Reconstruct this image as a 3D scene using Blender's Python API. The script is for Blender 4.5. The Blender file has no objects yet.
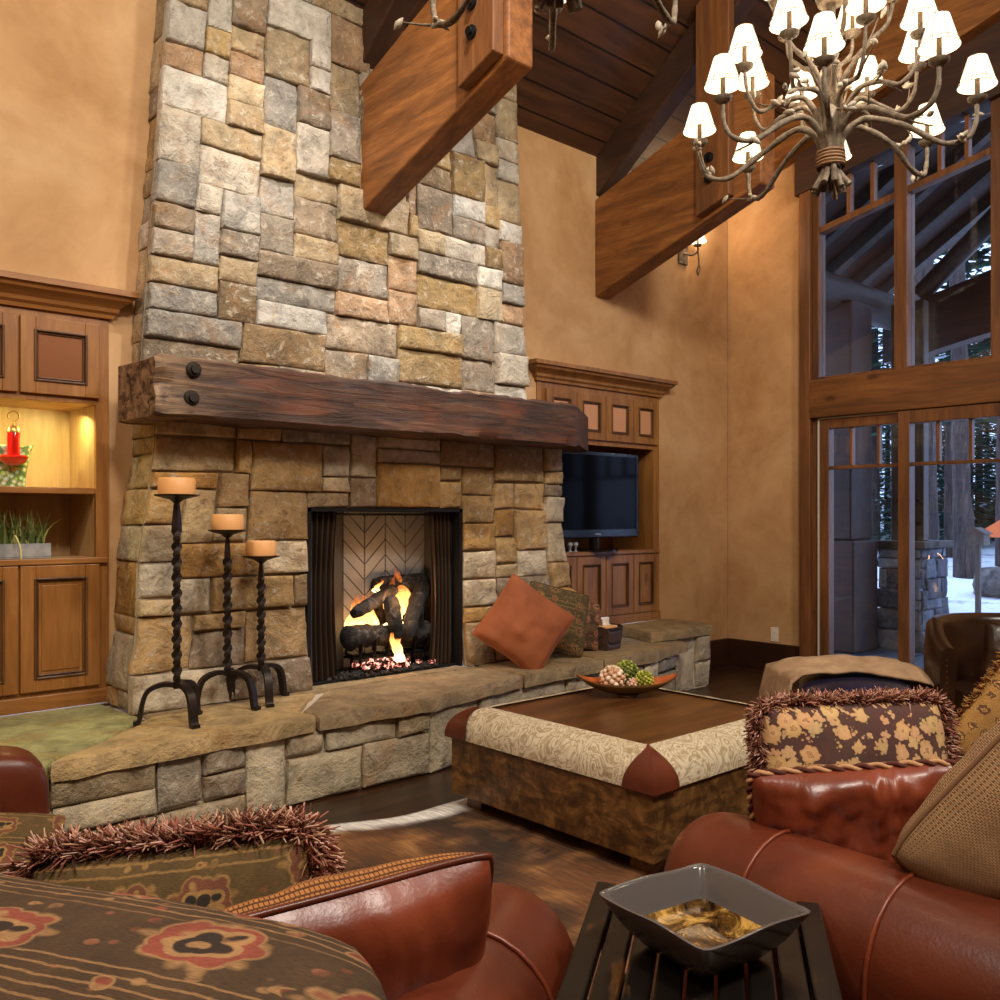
import bpy, math, random
from mathutils import Vector, Matrix, Euler, noise as mnoise

S = bpy.context.scene
COL = S.collection
PI = math.pi

# ------------------------------------------------------------------ camera
EYE = 1.26
cam_d = bpy.data.cameras.new('camera')
cam = bpy.data.objects.new('camera', cam_d)
COL.objects.link(cam)
cam.location = (0, 0, EYE)
cam.rotation_euler = (PI/2, 0, math.radians(48.0128 - 90))
cam_d.sensor_width = 36.0
cam_d.lens = 32.4
cam_d.shift_y = 0.017
cam_d.clip_start = 0.03
cam_d.clip_end = 300
S.camera = cam

# ------------------------------------------------------------------ world, lights, exposure
S.view_settings.view_transform = 'Standard'
S.view_settings.look = 'None'
S.view_settings.gamma = 1.0
S.view_settings.use_curve_mapping = False
S.view_settings.exposure = 0.22
S.cycles.use_denoising = True
S.cycles.max_bounces = 8
S.cycles.sample_clamp_indirect = 6.0

w = bpy.data.worlds.new('dusk_sky')
S.world = w
w.use_nodes = True
wn = w.node_tree
bg = wn.nodes['Background']
bg.inputs['Color'].default_value = (0.46, 0.62, 1.0, 1)
bg.inputs['Strength'].default_value = 2.9


def area(name, loc, target, size, power, color, spread=180):
    d = bpy.data.lights.new(name, 'AREA')
    d.shape = 'DISK'; d.size = size; d.energy = power; d.color = color
    d.spread = math.radians(spread)
    o = bpy.data.objects.new(name, d); COL.objects.link(o)
    o.location = loc
    o.rotation_euler = (Vector(target) - Vector(loc)).to_track_quat('-Z', 'Y').to_euler()
    return o


def spot(name, loc, target, power, color, angle, blend, rad=0.06):
    d = bpy.data.lights.new(name, 'SPOT')
    d.energy = power; d.color = color; d.spot_size = math.radians(angle); d.spot_blend = blend
    d.shadow_soft_size = rad
    o = bpy.data.objects.new(name, d); COL.objects.link(o)
    o.location = loc
    o.rotation_euler = (Vector(target) - Vector(loc)).to_track_quat('-Z', 'Y').to_euler()
    return o


WARM = (1.0, 0.80, 0.58)
# added soft fill without fixtures, standing in for unseen room lighting
area('fill_light', (0.6, -0.9, 5.4), (2.4, 3.0, 1.2), 0.9, 180, (1.0, 0.92, 0.80))
area('fill_light', (3.6, -1.2, 5.2), (4.4, 3.6, 1.2), 0.9, 130, (1.0, 0.92, 0.80))
area('fill_light', (-1.0, 1.6, 5.0), (1.8, 3.8, 1.2), 0.6, 70, (1.0, 0.92, 0.80))
# accent spots washing the stone chimney
spot('accent_light', (3.75, 2.5, 4.9), (3.35, 4.38, 2.30), 430, (1.0, 0.97, 0.94), 46, 1.0)
spot('accent_light', (2.1, 2.4, 5.2), (2.55, 4.38, 2.32), 430, (1.0, 0.97, 0.94), 46, 1.0)

# ------------------------------------------------------------------ helpers
def lin(r, g, b):
    f = lambda c: (c/255/12.92) if c/255 <= 0.04045 else ((c/255+0.055)/1.055)**2.4
    return (f(r), f(g), f(b), 1.0)


FL = -0.05     # floor level
CAM_SCALE = 1.0


class MB:
    def __init__(self):
        self.v = []; self.f = []; self.m = []; self.c = []; self.uv = {}

    def vert(self, p, col=None):
        self.v.append(tuple(p)); self.c.append(col or (1, 1, 1, 1)); return len(self.v)-1

    def face(self, ids, m=0):
        self.f.append(tuple(ids)); self.m.append(m); return len(self.f)-1

    def box(self, lo, hi, m=0, M=None, col=None):
        x0, y0, z0 = lo; x1, y1, z1 = hi
        ps = [(x0,y0,z0),(x1,y0,z0),(x1,y1,z0),(x0,y1,z0),(x0,y0,z1),(x1,y0,z1),(x1,y1,z1),(x0,y1,z1)]
        if M is not None: ps = [M @ Vector(p) for p in ps]
        i = [self.vert(p, col) for p in ps]
        for q in ((3,2,1,0),(4,5,6,7),(0,1,5,4),(1,2,6,5),(2,3,7,6),(3,0,4,7)):
            self.face([i[k] for k in q], m)

    def prism(self, poly, z0, z1, m=0, M=None, col=None):
        n = len(poly)
        a = []; b = []
        for x, y in poly:
            p, q = Vector((x, y, z0)), Vector((x, y, z1))
            if M is not None: p, q = M @ p, M @ q
            a.append(self.vert(p, col)); b.append(self.vert(q, col))
        self.face(a[::-1], m); self.face(b, m)
        for i in range(n):
            j = (i+1) % n
            self.face([a[i], a[j], b[j], b[i]], m)

    def tube(self, path, rad, seg=8, m=0, cap=True, col=None, squash=None):
        path = [Vector(p) for p in path]
        n = len(path)
        if not hasattr(rad, '__len__'): rad = [rad]*n
        prev = None; rings = []
        for i in range(n):
            t = (path[min(i+1, n-1)] - path[max(i-1, 0)])
            if t.length < 1e-9: t = Vector((0, 0, 1))
            t.normalize()
            if prev is None:
                a = Vector((0, 0, 1)) if abs(t.z) < 0.9 else Vector((1, 0, 0))
                u = t.cross(a).normalized()
            else:
                u = (prev - t*prev.dot(t))
                u = u.normalized() if u.length > 1e-6 else t.orthogonal().normalized()
            prev = u
            v = t.cross(u)
            rings.append([self.vert(path[i] + (u*math.cos(2*PI*k/seg) + v*math.sin(2*PI*k/seg))*rad[i], col) for k in range(seg)])
        for i in range(n-1):
            for k in range(seg):
                l = (k+1) % seg
                self.face([rings[i][k], rings[i][l], rings[i+1][l], rings[i+1][k]], m)
        if cap:
            self.face(rings[0][::-1], m); self.face(rings[-1], m)

    def lathe(self, prof, loc=(0, 0, 0), seg=20, m=0, M=None, cap=True, col=None):
        L = Vector(loc); rings = []
        for r, z in prof:
            ring = []
            for k in range(seg):
                p = Vector((r*math.cos(2*PI*k/seg), r*math.sin(2*PI*k/seg), z))
                if M is not None: p = M @ p
                ring.append(self.vert(p + L, col))
            rings.append(ring)
        for i in range(len(prof)-1):
            for k in range(seg):
                l = (k+1) % seg
                self.face([rings[i][k], rings[i][l], rings[i+1][l], rings[i+1][k]], m)
        if cap:
            self.face(rings[0][::-1], m); self.face(rings[-1], m)

    def grid(self, fn, nu, nv, m=0, flip=False, closed_u=False, uv=False, col=None):
        ids = [[self.vert(fn(i/nu, j/nv), col) for j in range(nv+1)] for i in range(nu if closed_u else nu+1)]
        N = nu
        for i in range(N):
            i2 = (i+1) % len(ids) if closed_u else i+1
            for j in range(nv):
                q = [ids[i][j], ids[i2][j], ids[i2][j+1], ids[i][j+1]]
                if flip: q = q[::-1]
                k = self.face(q, m)
                if uv:
                    u0, u1, v0, v1 = i/nu, (i+1)/nu, j/nv, (j+1)/nv
                    L = [(u0, v0), (u1, v0), (u1, v1), (u0, v1)]
                    self.uv[k] = L[::-1] if flip else L
        return ids

    def sphere(self, c, r, seg=10, rings=6, m=0, col=None, jit=0, rng=None):
        c = Vector(c)
        if not hasattr(r, '__len__'): r = (r, r, r)
        prof = []
        top = self.vert(c + Vector((0, 0, r[2])), col); bot = self.vert(c - Vector((0, 0, r[2])), col)
        R = []
        for i in range(1, rings):
            th = PI*i/rings
            R.append([self.vert(c + Vector((r[0]*math.sin(th)*math.cos(2*PI*k/seg), r[1]*math.sin(th)*math.sin(2*PI*k/seg), r[2]*math.cos(th)))
                     * 1 + (Vector((rng.uniform(-jit, jit), rng.uniform(-jit, jit), rng.uniform(-jit, jit))) if jit else Vector()), col) for k in range(seg)])
        for k in range(seg):
            l = (k+1) % seg
            self.face([top, R[0][k], R[0][l]], m)
            self.face([bot, R[-1][l], R[-1][k]], m)
            for i in range(len(R)-1):
                self.face([R[i][k], R[i+1][k], R[i+1][l], R[i][l]], m)

    def build(self, name, mats, parent=None, origin=None, smooth=40, bevel=None, sub=0, colors=False, loc=None, rot=None):
        me = bpy.data.meshes.new(name)
        vs = self.v
        if origin is not None:
            vs = [(p[0]-origin[0], p[1]-origin[1], p[2]-origin[2]) for p in vs]
        me.from_pydata(vs, [], self.f)
        if not isinstance(mats, (list, tuple)): mats = [mats]
        for mt in mats: me.materials.append(mt)
        if len(mats) > 1: me.polygons.foreach_set('material_index', self.m)
        if self.uv:
            ul = me.uv_layers.new(name='UVMap')
            for k, L in self.uv.items():
                for li, co in zip(me.polygons[k].loop_indices, L): ul.data[li].uv = co
        if colors:
            at = me.color_attributes.new('Col', 'FLOAT_COLOR', 'POINT')
            at.data.foreach_set('color', [x for c in self.c for x in c])
        if smooth:
            me.polygons.foreach_set('use_smooth', [True]*len(me.polygons))
            if smooth < 180: me.set_sharp_from_angle(angle=math.radians(smooth))
        me.update()
        o = bpy.data.objects.new(name, me)
        COL.objects.link(o)
        if parent is not None:
            o.parent = parent
        elif origin is not None:
            o.location = origin
        if loc is not None: o.location = loc
        if rot is not None: o.rotation_euler = rot
        if bevel:
            b = o.modifiers.new('bevel', 'BEVEL'); b.width = bevel[0]; b.segments = bevel[1]
            b.limit_method = 'ANGLE'; b.angle_limit = math.radians(40); b.harden_normals = False
        if sub:
            s = o.modifiers.new('sub', 'SUBSURF'); s.levels = sub; s.render_levels = sub
        return o


def tag(o, label, cat, group=None):
    o['label'] = label; o['category'] = cat
    if group: o['group'] = group
    return o


def thing(name, label, cat, loc=(0, 0, 0), rz=0.0, group=None):
    o = bpy.data.objects.new(name, None); COL.objects.link(o)
    o.empty_display_size = 0.1
    o.location = loc; o.rotation_euler = (0, 0, rz); o.scale = (CAM_SCALE, CAM_SCALE, CAM_SCALE)
    return tag(o, label, cat, group)


def struct(o):
    o['kind'] = 'structure'; return o


def copy_tree(o, parent=None):
    c = o.copy(); COL.objects.link(c)
    if parent is not None: c.parent = parent
    for ch in list(o.children): copy_tree(ch, c)
    return c


def smooth_path(pts, n=6):
    P = [Vector(p) for p in pts]
    P = [P[0]*2-P[1]] + P + [P[-1]*2-P[-2]]
    out = []
    for i in range(1, len(P)-2):
        a, b, c, d = P[i-1], P[i], P[i+1], P[i+2]
        for k in range(n):
            t = k/n
            out.append(0.5*((2*b) + (c-a)*t + (2*a-5*b+4*c-d)*t*t + (3*b-a-3*c+d)*t**3))
    out.append(P[-2])
    return out


def fbm(x, y, z, o=3):
    return mnoise.fractal(Vector((x, y, z)), 1.0, 2.0, o)


# ------------------------------------------------------------------ materials
def new_mat(name, rough=0.6, metal=0.0, color=None, spec=0.5):
    m = bpy.data.materials.new(name); m.use_nodes = True
    nt = m.node_tree; b = nt.nodes['Principled BSDF']
    b.inputs['Roughness'].default_value = rough
    b.inputs['Metallic'].default_value = metal
    b.inputs['Specular IOR Level'].default_value = spec
    if color: b.inputs['Base Color'].default_value = color
    return m, nt, b


def nd(nt, t, **k):
    n = nt.nodes.new(t)
    for a, v in k.items():
        if a in n.inputs: n.inputs[a].default_value = v
        else: setattr(n, a, v)
    return n


def coords(nt, kind='Object', scale=(1, 1, 1), rot=(0, 0, 0)):
    t = nd(nt, 'ShaderNodeTexCoord')
    mp = nd(nt, 'ShaderNodeMapping')
    mp.inputs['Scale'].default_value = scale
    mp.inputs['Rotation'].default_value = rot
    nt.links.new(t.outputs[kind], mp.inputs[0])
    return mp.outputs[0]


def ntex(nt, vec, scale, detail=4, rough=0.55, dist=0.0):
    n = nd(nt, 'ShaderNodeTexNoise')
    n.inputs['Scale'].default_value = scale; n.inputs['Detail'].default_value = detail
    n.inputs['Roughness'].default_value = rough; n.inputs['Distortion'].default_value = dist
    nt.links.new(vec, n.inputs['Vector'])
    return n.outputs['Fac']


def ramp(nt, fac, stops, interp='LINEAR'):
    r = nd(nt, 'ShaderNodeValToRGB')
    r.color_ramp.interpolation = interp
    e = r.color_ramp.elements
    while len(e) < len(stops): e.new(0.5)
    for i, (p, c) in enumerate(stops):
        e[i].position = p; e[i].color = c if hasattr(c, '__len__') else (c, c, c, 1)
    nt.links.new(fac, r.inputs[0])
    return r.outputs[0]


def mix(nt, fac, a, b, mode='MIX'):
    n = nd(nt, 'ShaderNodeMix', data_type='RGBA', blend_type=mode)
    if hasattr(fac, 'is_output'): nt.links.new(fac, n.inputs[0])
    else: n.inputs[0].default_value = fac
    for s, i in ((a, 6), (b, 7)):
        if hasattr(s, 'is_output'): nt.links.new(s, n.inputs[i])
        else: n.inputs[i].default_value = s
    return n.outputs[2]


def bump(nt, b, h, strength=0.3, dist=0.01):
    n = nd(nt, 'ShaderNodeBump'); n.inputs['Strength'].default_value = strength
    n.inputs['Distance'].default_value = dist
    nt.links.new(h, n.inputs['Height']); nt.links.new(n.outputs[0], b.inputs['Normal'])
    return n


def math_n(nt, op, a, b=None):
    n = nd(nt, 'ShaderNodeMath', operation=op)
    for s, i in ((a, 0), (b, 1)):
        if s is None: continue
        if hasattr(s, 'is_output'): nt.links.new(s, n.inputs[i])
        else: n.inputs[i].default_value = s
    return n.outputs[0]


def wood(name, dark, mid, light, axis='Z', freq=1.0, rough=0.45, knots=0.5, bumps=0.15, tilt=(0, 0, 0)):
    m, nt, b = new_mat(name, rough)
    st = {'X': (0.9, 9, 9), 'Y': (9, 0.9, 9), 'Z': (9, 9, 0.9)}[axis]
    st = tuple(s*freq for s in st)
    v = coords(nt, 'Object', st, tilt)
    g = ntex(nt, v, 1.0, 7, 0.68, 0.5)
    v2 = coords(nt, 'Object', tuple(s*7 for s in st), tilt)
    g2 = ntex(nt, v2, 1.0, 3, 0.6)
    c = ramp(nt, g, [(0.28, dark), (0.5, mid), (0.72, light)])
    c = mix(nt, ramp(nt, g2, [(0.35, 0.0), (0.65, 0.35)]), c, dark)
    if knots:
        kv = coords(nt, 'Object', {'X': (2.2, 5, 5), 'Y': (5, 2.2, 5), 'Z': (5, 5, 2.2)}[axis])
        vo = nd(nt, 'ShaderNodeTexVoronoi'); vo.inputs['Scale'].default_value = 1.1
        nt.links.new(kv, vo.inputs['Vector'])
        k = ramp(nt, vo.outputs['Distance'], [(0.06, knots), (0.16, 0.0)])
        c = mix(nt, k, c, tuple(x*0.35 for x in dark[:3]) + (1,))
    big = ntex(nt, coords(nt, 'Object', (1.3, 1.3, 1.3)), 1.0, 2)
    c = mix(nt, ramp(nt, big, [(0.4, 0.0), (0.75, 0.28)]), c, dark)
    nt.links.new(c, b.inputs['Base Color'])
    if bumps: bump(nt, b, g2, bumps, 0.004)
    return m


M = {}
# plaster: ochre trowelled
m, nt, b = new_mat('ochre_plaster', 0.75)
v = coords(nt, 'Object', (1, 1, 1))
n1 = ntex(nt, v, 1.1, 5, 0.6, 0.8)
n2 = ntex(nt, v, 5.0, 5, 0.65, 0.4)
c = ramp(nt, n1, [(0.30, lin(158, 112, 64)), (0.5, lin(188, 145, 97)), (0.70, lin(206, 168, 124))])
c2 = ramp(nt, n2, [(0.3, lin(158, 113, 68)), (0.6, lin(196, 153, 107))])
nt.links.new(mix(nt, 0.35, c, c2), b.inputs['Base Color'])
bump(nt, b, n2, 0.12, 0.01)
M['plaster'] = m

M['alder'] = wood('knotty_alder', lin(108, 64, 24), lin(154, 100, 47), lin(180, 126, 68), 'Z', 0.8, 0.38, 0.5)
M['alder_x'] = wood('knotty_alder_rail', lin(108, 64, 24), lin(154, 100, 47), lin(180, 126, 68), 'X', 0.8, 0.38, 0.0)
M['alder_dark'] = wood('alder_stained', lin(94, 58, 26), lin(156, 104, 52), lin(180, 128, 70), 'Z', 0.8, 0.38, 0.6)
M['alder_pale'] = wood('alder_niche', lin(150, 112, 66), lin(188, 150, 100), lin(205, 170, 120), 'Z', 0.6, 0.5, 0.0)
M['glaze'] = wood('glazed_moulding', lin(54, 32, 14), lin(98, 62, 30), lin(134, 90, 50), 'Z', 1.2, 0.4, 0.0)
M['beam'] = wood('cedar_beam', lin(84, 48, 20), lin(142, 88, 41), lin(180, 116, 58), 'Y', 1.7, 0.5, 0.4, 0.25, (math.radians(-18.5), 0, 0))
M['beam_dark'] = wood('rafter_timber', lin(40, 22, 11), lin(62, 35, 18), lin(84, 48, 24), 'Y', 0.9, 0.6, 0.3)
M['post_wood'] = wood('post_timber', lin(70, 40, 18), lin(118, 72, 34), lin(146, 92, 47), 'Z', 0.9, 0.5, 0.6)
M['trim_y'] = wood('window_timber', lin(70, 40, 18), lin(122, 74, 34), lin(152, 98, 48), 'Y', 0.8, 0.42, 0.7)
M['log'] = wood('peeled_log', lin(40, 34, 30), lin(74, 62, 52), lin(100, 86, 72), 'X', 0.8, 0.6, 0.3)
M['log_z'] = wood('porch_post', lin(46, 34, 26), lin(78, 60, 44), lin(104, 84, 62), 'Z', 0.8, 0.6, 0.3)
M['baseboard'] = wood('dark_baseboard', lin(34, 16, 8), lin(52, 26, 14), lin(66, 34, 18), 'X', 0.8, 0.4, 0.0)

# reclaimed mantel
m, nt, b = new_mat('reclaimed_timber', 0.62)
v = coords(nt, 'Object', (1.3, 13, 16))
g = ntex(nt, v, 1.2, 6, 0.65, 0.8)
c = ramp(nt, g, [(0.28, lin(30, 18, 12)), (0.45, lin(60, 37, 24)), (0.6, lin(84, 52, 33)), (0.75, lin(116, 84, 60))])
red = ntex(nt, coords(nt, 'Object', (1.4, 4, 6)), 1.6, 3, 0.5, 0.3)
c = mix(nt, ramp(nt, red, [(0.54, 0.0), (0.68, 0.7)]), c, lin(104, 54, 28))
gr = ntex(nt, coords(nt, 'Object', (2, 5, 14)), 2.2, 4)
c = mix(nt, ramp(nt, gr, [(0.3, 0.7), (0.42, 0.0)]), c, lin(24, 15, 11))
pale = nd(nt, 'ShaderNodeSeparateXYZ'); nt.links.new(coords(nt, 'Object', (1, 1, 1)), pale.inputs[0])
pl = ramp(nt, math_n(nt, 'ADD', math_n(nt, 'ADD', pale.outputs[0], 1.36), math_n(nt, 'MULTIPLY', gr, 0.5)), [(0.30, 0.8), (0.62, 0.0)])
c = mix(nt, math_n(nt, 'MULTIPLY', pl, ramp(nt, g, [(0.4, 0.0), (0.6, 0.8)])), c, lin(166, 134, 100))
nt.links.new(c, b.inputs['Base Color'])
bump(nt, b, g, 0.6, 0.02)
M['mantel'] = m

# ceiling boards (run along X)
def boards(name, axis, width, cols, rough, spec=0.5, gapw=0.04):
    m, nt, b = new_mat(name, rough, spec=spec)
    st = (0.9, 8, 8) if axis == 'X' else (8, 0.9, 8)
    v = coords(nt, 'Object', st)
    g = ntex(nt, v, 1.4, 5, 0.6, 0.5)
    c = ramp(nt, g, [(0.28, cols[0]), (0.5, cols[1]), (0.74, cols[2])])
    sep = nd(nt, 'ShaderNodeSeparateXYZ'); nt.links.new(coords(nt, 'Object'), sep.inputs[0])
    t = math_n(nt, 'DIVIDE', sep.outputs[1 if axis == 'X' else 0], width)
    fr = math_n(nt, 'FRACT', math_n(nt, 'ADD', t, 100.0))
    fl = math_n(nt, 'FLOOR', math_n(nt, 'ADD', t, 100.0))
    wn_ = nd(nt, 'ShaderNodeTexWhiteNoise', noise_dimensions='1D'); nt.links.new(fl, wn_.inputs['W'])
    c = mix(nt, math_n(nt, 'MULTIPLY', wn_.outputs['Value'], 0.5), c, cols[0])
    gap = math_n(nt, 'LESS_THAN', math_n(nt, 'ABSOLUTE', math_n(nt, 'SUBTRACT', fr, 0.5)), 0.5-gapw)
    c = mix(nt, gap, tuple(x*0.25 for x in cols[0][:3])+(1,), c)
    nt.links.new(c, b.inputs['Base Color'])
    bump(nt, b, math_n(nt, 'ADD', math_n(nt, 'MULTIPLY', gap, 0.6), math_n(nt, 'MULTIPLY', g, 0.3)), 0.3, 0.01)
    return m
M['ceiling'] = boards('ceiling_boards', 'X', 0.15, (lin(48, 28, 15), lin(82, 50, 28), lin(106, 66, 38)), 0.55)
M['floor'] = boards('dark_floor_planks', 'X', 0.14, (lin(28, 15, 8), lin(56, 33, 18), lin(84, 52, 28)), 0.30, gapw=0.02)
M['porch_floor'] = boards('porch_paving', 'X', 0.6, (lin(60, 62, 70), lin(88, 90, 98), lin(112, 114, 120)), 0.6)

# stone
def stone_mat(name, lichen=0.5, rust=0.5, sat=1.0):
    m, nt, b = new_mat(name, 0.78)
    at = nd(nt, 'ShaderNodeAttribute', attribute_name='Col')
    v = coords(nt, 'Object')
    n1 = ntex(nt, v, 7.0, 6, 0.65, 0.6)
    n2 = ntex(nt, v, 22.0, 5, 0.7, 0.3)
    n3 = ntex(nt, v, 3.6, 5, 0.7, 1.2)
    c = mix(nt, 1.0, at.outputs['Color'], ramp(nt, n1, [(0.25, 0.42), (0.5, 0.95), (0.75, 1.42)]), 'MULTIPLY')
    c = mix(nt, math_n(nt, 'MULTIPLY', ramp(nt, n3, [(0.52, 0.0), (0.66, 1.0)]), rust), c, lin(150, 102, 40))
    c = mix(nt, math_n(nt, 'MULTIPLY', ramp(nt, n2, [(0.54, 0.0), (0.66, 1.0)]), lichen), c, lin(196, 184, 164))
    c = mix(nt, ramp(nt, n2, [(0.28, 0.65), (0.42, 0.0)]), c, lin(62, 48, 34))
    nt.links.new(c, b.inputs['Base Color'])
    n4 = ntex(nt, v, 60.0, 4, 0.7)
    bump(nt, b, math_n(nt, 'ADD', n1, math_n(nt, 'ADD', math_n(nt, 'MULTIPLY', n2, 0.6), math_n(nt, 'MULTIPLY', n4, 0.25))), 0.9, 0.03)
    return m
M['stone'] = stone_mat('moss_rock_stone', 0.62, 0.38)
M['flag'] = stone_mat('hearth_flagstone', 0.12, 0.45)
M['stone_cold'] = stone_mat('porch_stone', 0.15, 0.0)
M['mortar'], _, _ = new_mat('mortar', 0.9, color=lin(150, 134, 112))
M['mortar_cold'], _, _ = new_mat('porch_mortar', 0.9, color=lin(70, 72, 80))
M['grout'], _, _ = new_mat('grout', 0.9, color=lin(196, 182, 160))

# leather
def leather(name, dark, mid, light, rough=0.34):
    m, nt, b = new_mat(name, rough)
    v = coords(nt, 'Object')
    n1 = ntex(nt, v, 3.2, 4, 0.6, 0.4)
    n2 = ntex(nt, v, 150, 2, 0.5)
    n3 = ntex(nt, v, 14, 4, 0.6, 0.5)
    c = ramp(nt, n1, [(0.28, dark), (0.52, mid), (0.76, light)])
    nt.links.new(c, b.inputs['Base Color'])
    bump(nt, b, math_n(nt, 'ADD', math_n(nt, 'MULTIPLY', n2, 0.35), n3), 0.16, 0.006)
    return m
M['leather'] = leather('cognac_leather', lin(60, 24, 13), lin(94, 40, 22), lin(116, 56, 32))
M['leather_bright'] = leather('chestnut_leather', lin(86, 36, 20), lin(124, 55, 32), lin(150, 75, 46), 0.33)
M['leather_dark'] = leather('espresso_leather', lin(24, 13, 8), lin(46, 26, 15), lin(66, 38, 22), 0.28)
M['leather_navy'] = leather('midnight_leather', lin(20, 18, 30), lin(34, 32, 52), lin(46, 44, 70), 0.3)
M['leather_cap'] = leather('oxblood_leather', lin(60, 26, 15), lin(88, 38, 23), lin(104, 48, 29), 0.3)
M['suede'] = leather('rust_suede', lin(122, 62, 30), lin(146, 78, 40), lin(162, 92, 50), 0.85)

def woven(name, a, bcol, scale, rough=0.9, coord='UV'):
    m, nt, b = new_mat(name, rough)
    v = coords(nt, coord, (scale, scale, scale))
    ch = nd(nt, 'ShaderNodeTexBrick'); ch.offset = 0.5
    ch.inputs['Scale'].default_value = 1.0; ch.inputs['Mortar Size'].default_value = 0.11
    ch.inputs['Mortar Smooth'].default_value = 1.0
    ch.inputs['Brick Width'].default_value = 0.9; ch.inputs['Row Height'].default_value = 0.55
    ch.inputs['Color1'].default_value = a; ch.inputs['Color2'].default_value = tuple(x*0.8 for x in a[:3])+(1,)
    ch.inputs['Mortar'].default_value = bcol
    nt.links.new(v, ch.inputs['Vector'])
    nt.links.new(ch.outputs['Color'], b.inputs['Base Color'])
    inv = math_n(nt, 'SUBTRACT', 1.0, ch.outputs['Fac'])
    bump(nt, b, inv, 0.8, 0.01)
    return m
M['knit'] = woven('tan_knit', lin(172, 132, 90), lin(116, 80, 50), 74)
M['weave_gold'] = woven('gold_basketweave', lin(174, 112, 56), lin(92, 50, 22), 60)
M['weave_tan'] = woven('tan_basketweave', lin(160, 116, 74), lin(108, 72, 42), 60)
M['rope_red'], _, _ = new_mat('cord_piping', 0.85, color=lin(140, 84, 56))
M['wicker'] = woven('dark_wicker', lin(74, 44, 24), lin(24, 13, 8), 60, 0.6, 'Object')

# patterned fabrics (UV driven)
def kilim(name, base, tan, red, dark, med=2.4, lines=26.0, off=(0, 0, 0)):
    m, nt, b = new_mat(name, 0.9)
    tc = nd(nt, 'ShaderNodeTexCoord'); mp = nd(nt, 'ShaderNodeMapping')
    mp.inputs['Location'].default_value = off
    nt.links.new(tc.outputs['UV'], mp.inputs[0]); uv = mp.outputs[0]
    vo = nd(nt, 'ShaderNodeTexVoronoi'); vo.inputs['Scale'].default_value = med; vo.inputs['Randomness'].default_value = 0.35
    nt.links.new(uv, vo.inputs['Vector'])
    vo2 = nd(nt, 'ShaderNodeTexVoronoi'); vo2.inputs['Scale'].default_value = med*5.5; vo2.inputs['Randomness'].default_value = 0.6
    nt.links.new(uv, vo2.inputs['Vector'])
    wob = ntex(nt, uv, 16, 3)
    d = math_n(nt, 'ADD', vo.outputs['Distance'], math_n(nt, 'MULTIPLY', math_n(nt, 'SUBTRACT', vo2.outputs['Distance'], 0.35), 0.20))
    d = math_n(nt, 'ADD', d, math_n(nt, 'MULTIPLY', math_n(nt, 'SUBTRACT', wob, 0.5), 0.06))
    c = ramp(nt, d, [(0.0, tan), (0.10, tan), (0.12, dark), (0.19, dark), (0.21, tan), (0.26, tan), (0.28, red), (0.35, red), (0.37, tan), (0.41, base), (1.0, base)])
    fl = ramp(nt, vo2.outputs['Distance'], [(0.20, 1.0), (0.28, 0.0)])
    far = ramp(nt, d, [(0.38, 0.0), (0.46, 0.8)])
    c = mix(nt, math_n(nt, 'MULTIPLY', fl, far), c, mix(nt, ramp(nt, ntex(nt, uv, 3.0, 1), [(0.45, 0.0), (0.55, 1.0)]), tan, red))
    vo3 = nd(nt, 'ShaderNodeTexVoronoi'); vo3.inputs['Scale'].default_value = med*2.7; vo3.inputs['Randomness'].default_value = 0.45
    nt.links.new(uv, vo3.inputs['Vector'])
    d3 = math_n(nt, 'ADD', vo3.outputs['Distance'], math_n(nt, 'MULTIPLY', math_n(nt, 'SUBTRACT', vo2.outputs['Distance'], 0.3), 0.35))
    d3 = math_n(nt, 'ADD', d3, math_n(nt, 'MULTIPLY', math_n(nt, 'SUBTRACT', wob, 0.5), 0.15))
    m3 = ramp(nt, d3, [(0.0, dark), (0.06, dark), (0.08, red), (0.15, red), (0.17, tan), (0.22, tan), (0.25, base), (1.0, base)])
    c = mix(nt, math_n(nt, 'MULTIPLY', ramp(nt, d3, [(0.22, 0.85), (0.27, 0.0)]), ramp(nt, d, [(0.44, 0.0), (0.47, 1.0)])), c, m3)
    wear = ntex(nt, coords(nt, 'UV', (9, 5, 1)), 1.0, 5, 0.7)
    c = mix(nt, 1.0, c, ramp(nt, wear, [(0.3, 0.72), (0.7, 1.3)]), 'MULTIPLY')
    sep = nd(nt, 'ShaderNodeSeparateXYZ'); nt.links.new(uv, sep.inputs[0])
    ln = math_n(nt, 'SINE', math_n(nt, 'MULTIPLY', math_n(nt, 'ADD', sep.outputs[1], math_n(nt, 'MULTIPLY', wob, 0.02)), lines*6.283))
    band = ramp(nt, math_n(nt, 'SINE', math_n(nt, 'MULTIPLY', sep.outputs[1], 18.0)), [(0.05, 0.0), (0.25, 1.0)])
    lf = math_n(nt, 'MULTIPLY', math_n(nt, 'MULTIPLY', ramp(nt, ln, [(0.6, 0.0), (0.9, 0.9)]), band), far)
    c = mix(nt, lf, c, tan)
    grain = ntex(nt, coords(nt, 'UV', (60, 400, 1)), 1.0, 2)
    c = mix(nt, 1.0, c, ramp(nt, grain, [(0.3, 0.62), (0.7, 1.2)]), 'MULTIPLY')
    nt.links.new(c, b.inputs['Base Color'])
    bump(nt, b, grain, 0.35, 0.004)
    return m
M['kilim'] = kilim('kilim_tapestry', lin(72, 50, 28), lin(156, 116, 74), lin(136, 66, 48), lin(46, 30, 20), 3.4, 34)
M['kilim_olive'] = kilim('olive_tapestry', lin(88, 66, 30), lin(150, 112, 62), lin(110, 64, 40), lin(40, 28, 18), 3.2, 26, (0.3, 0.15, 0))
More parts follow.
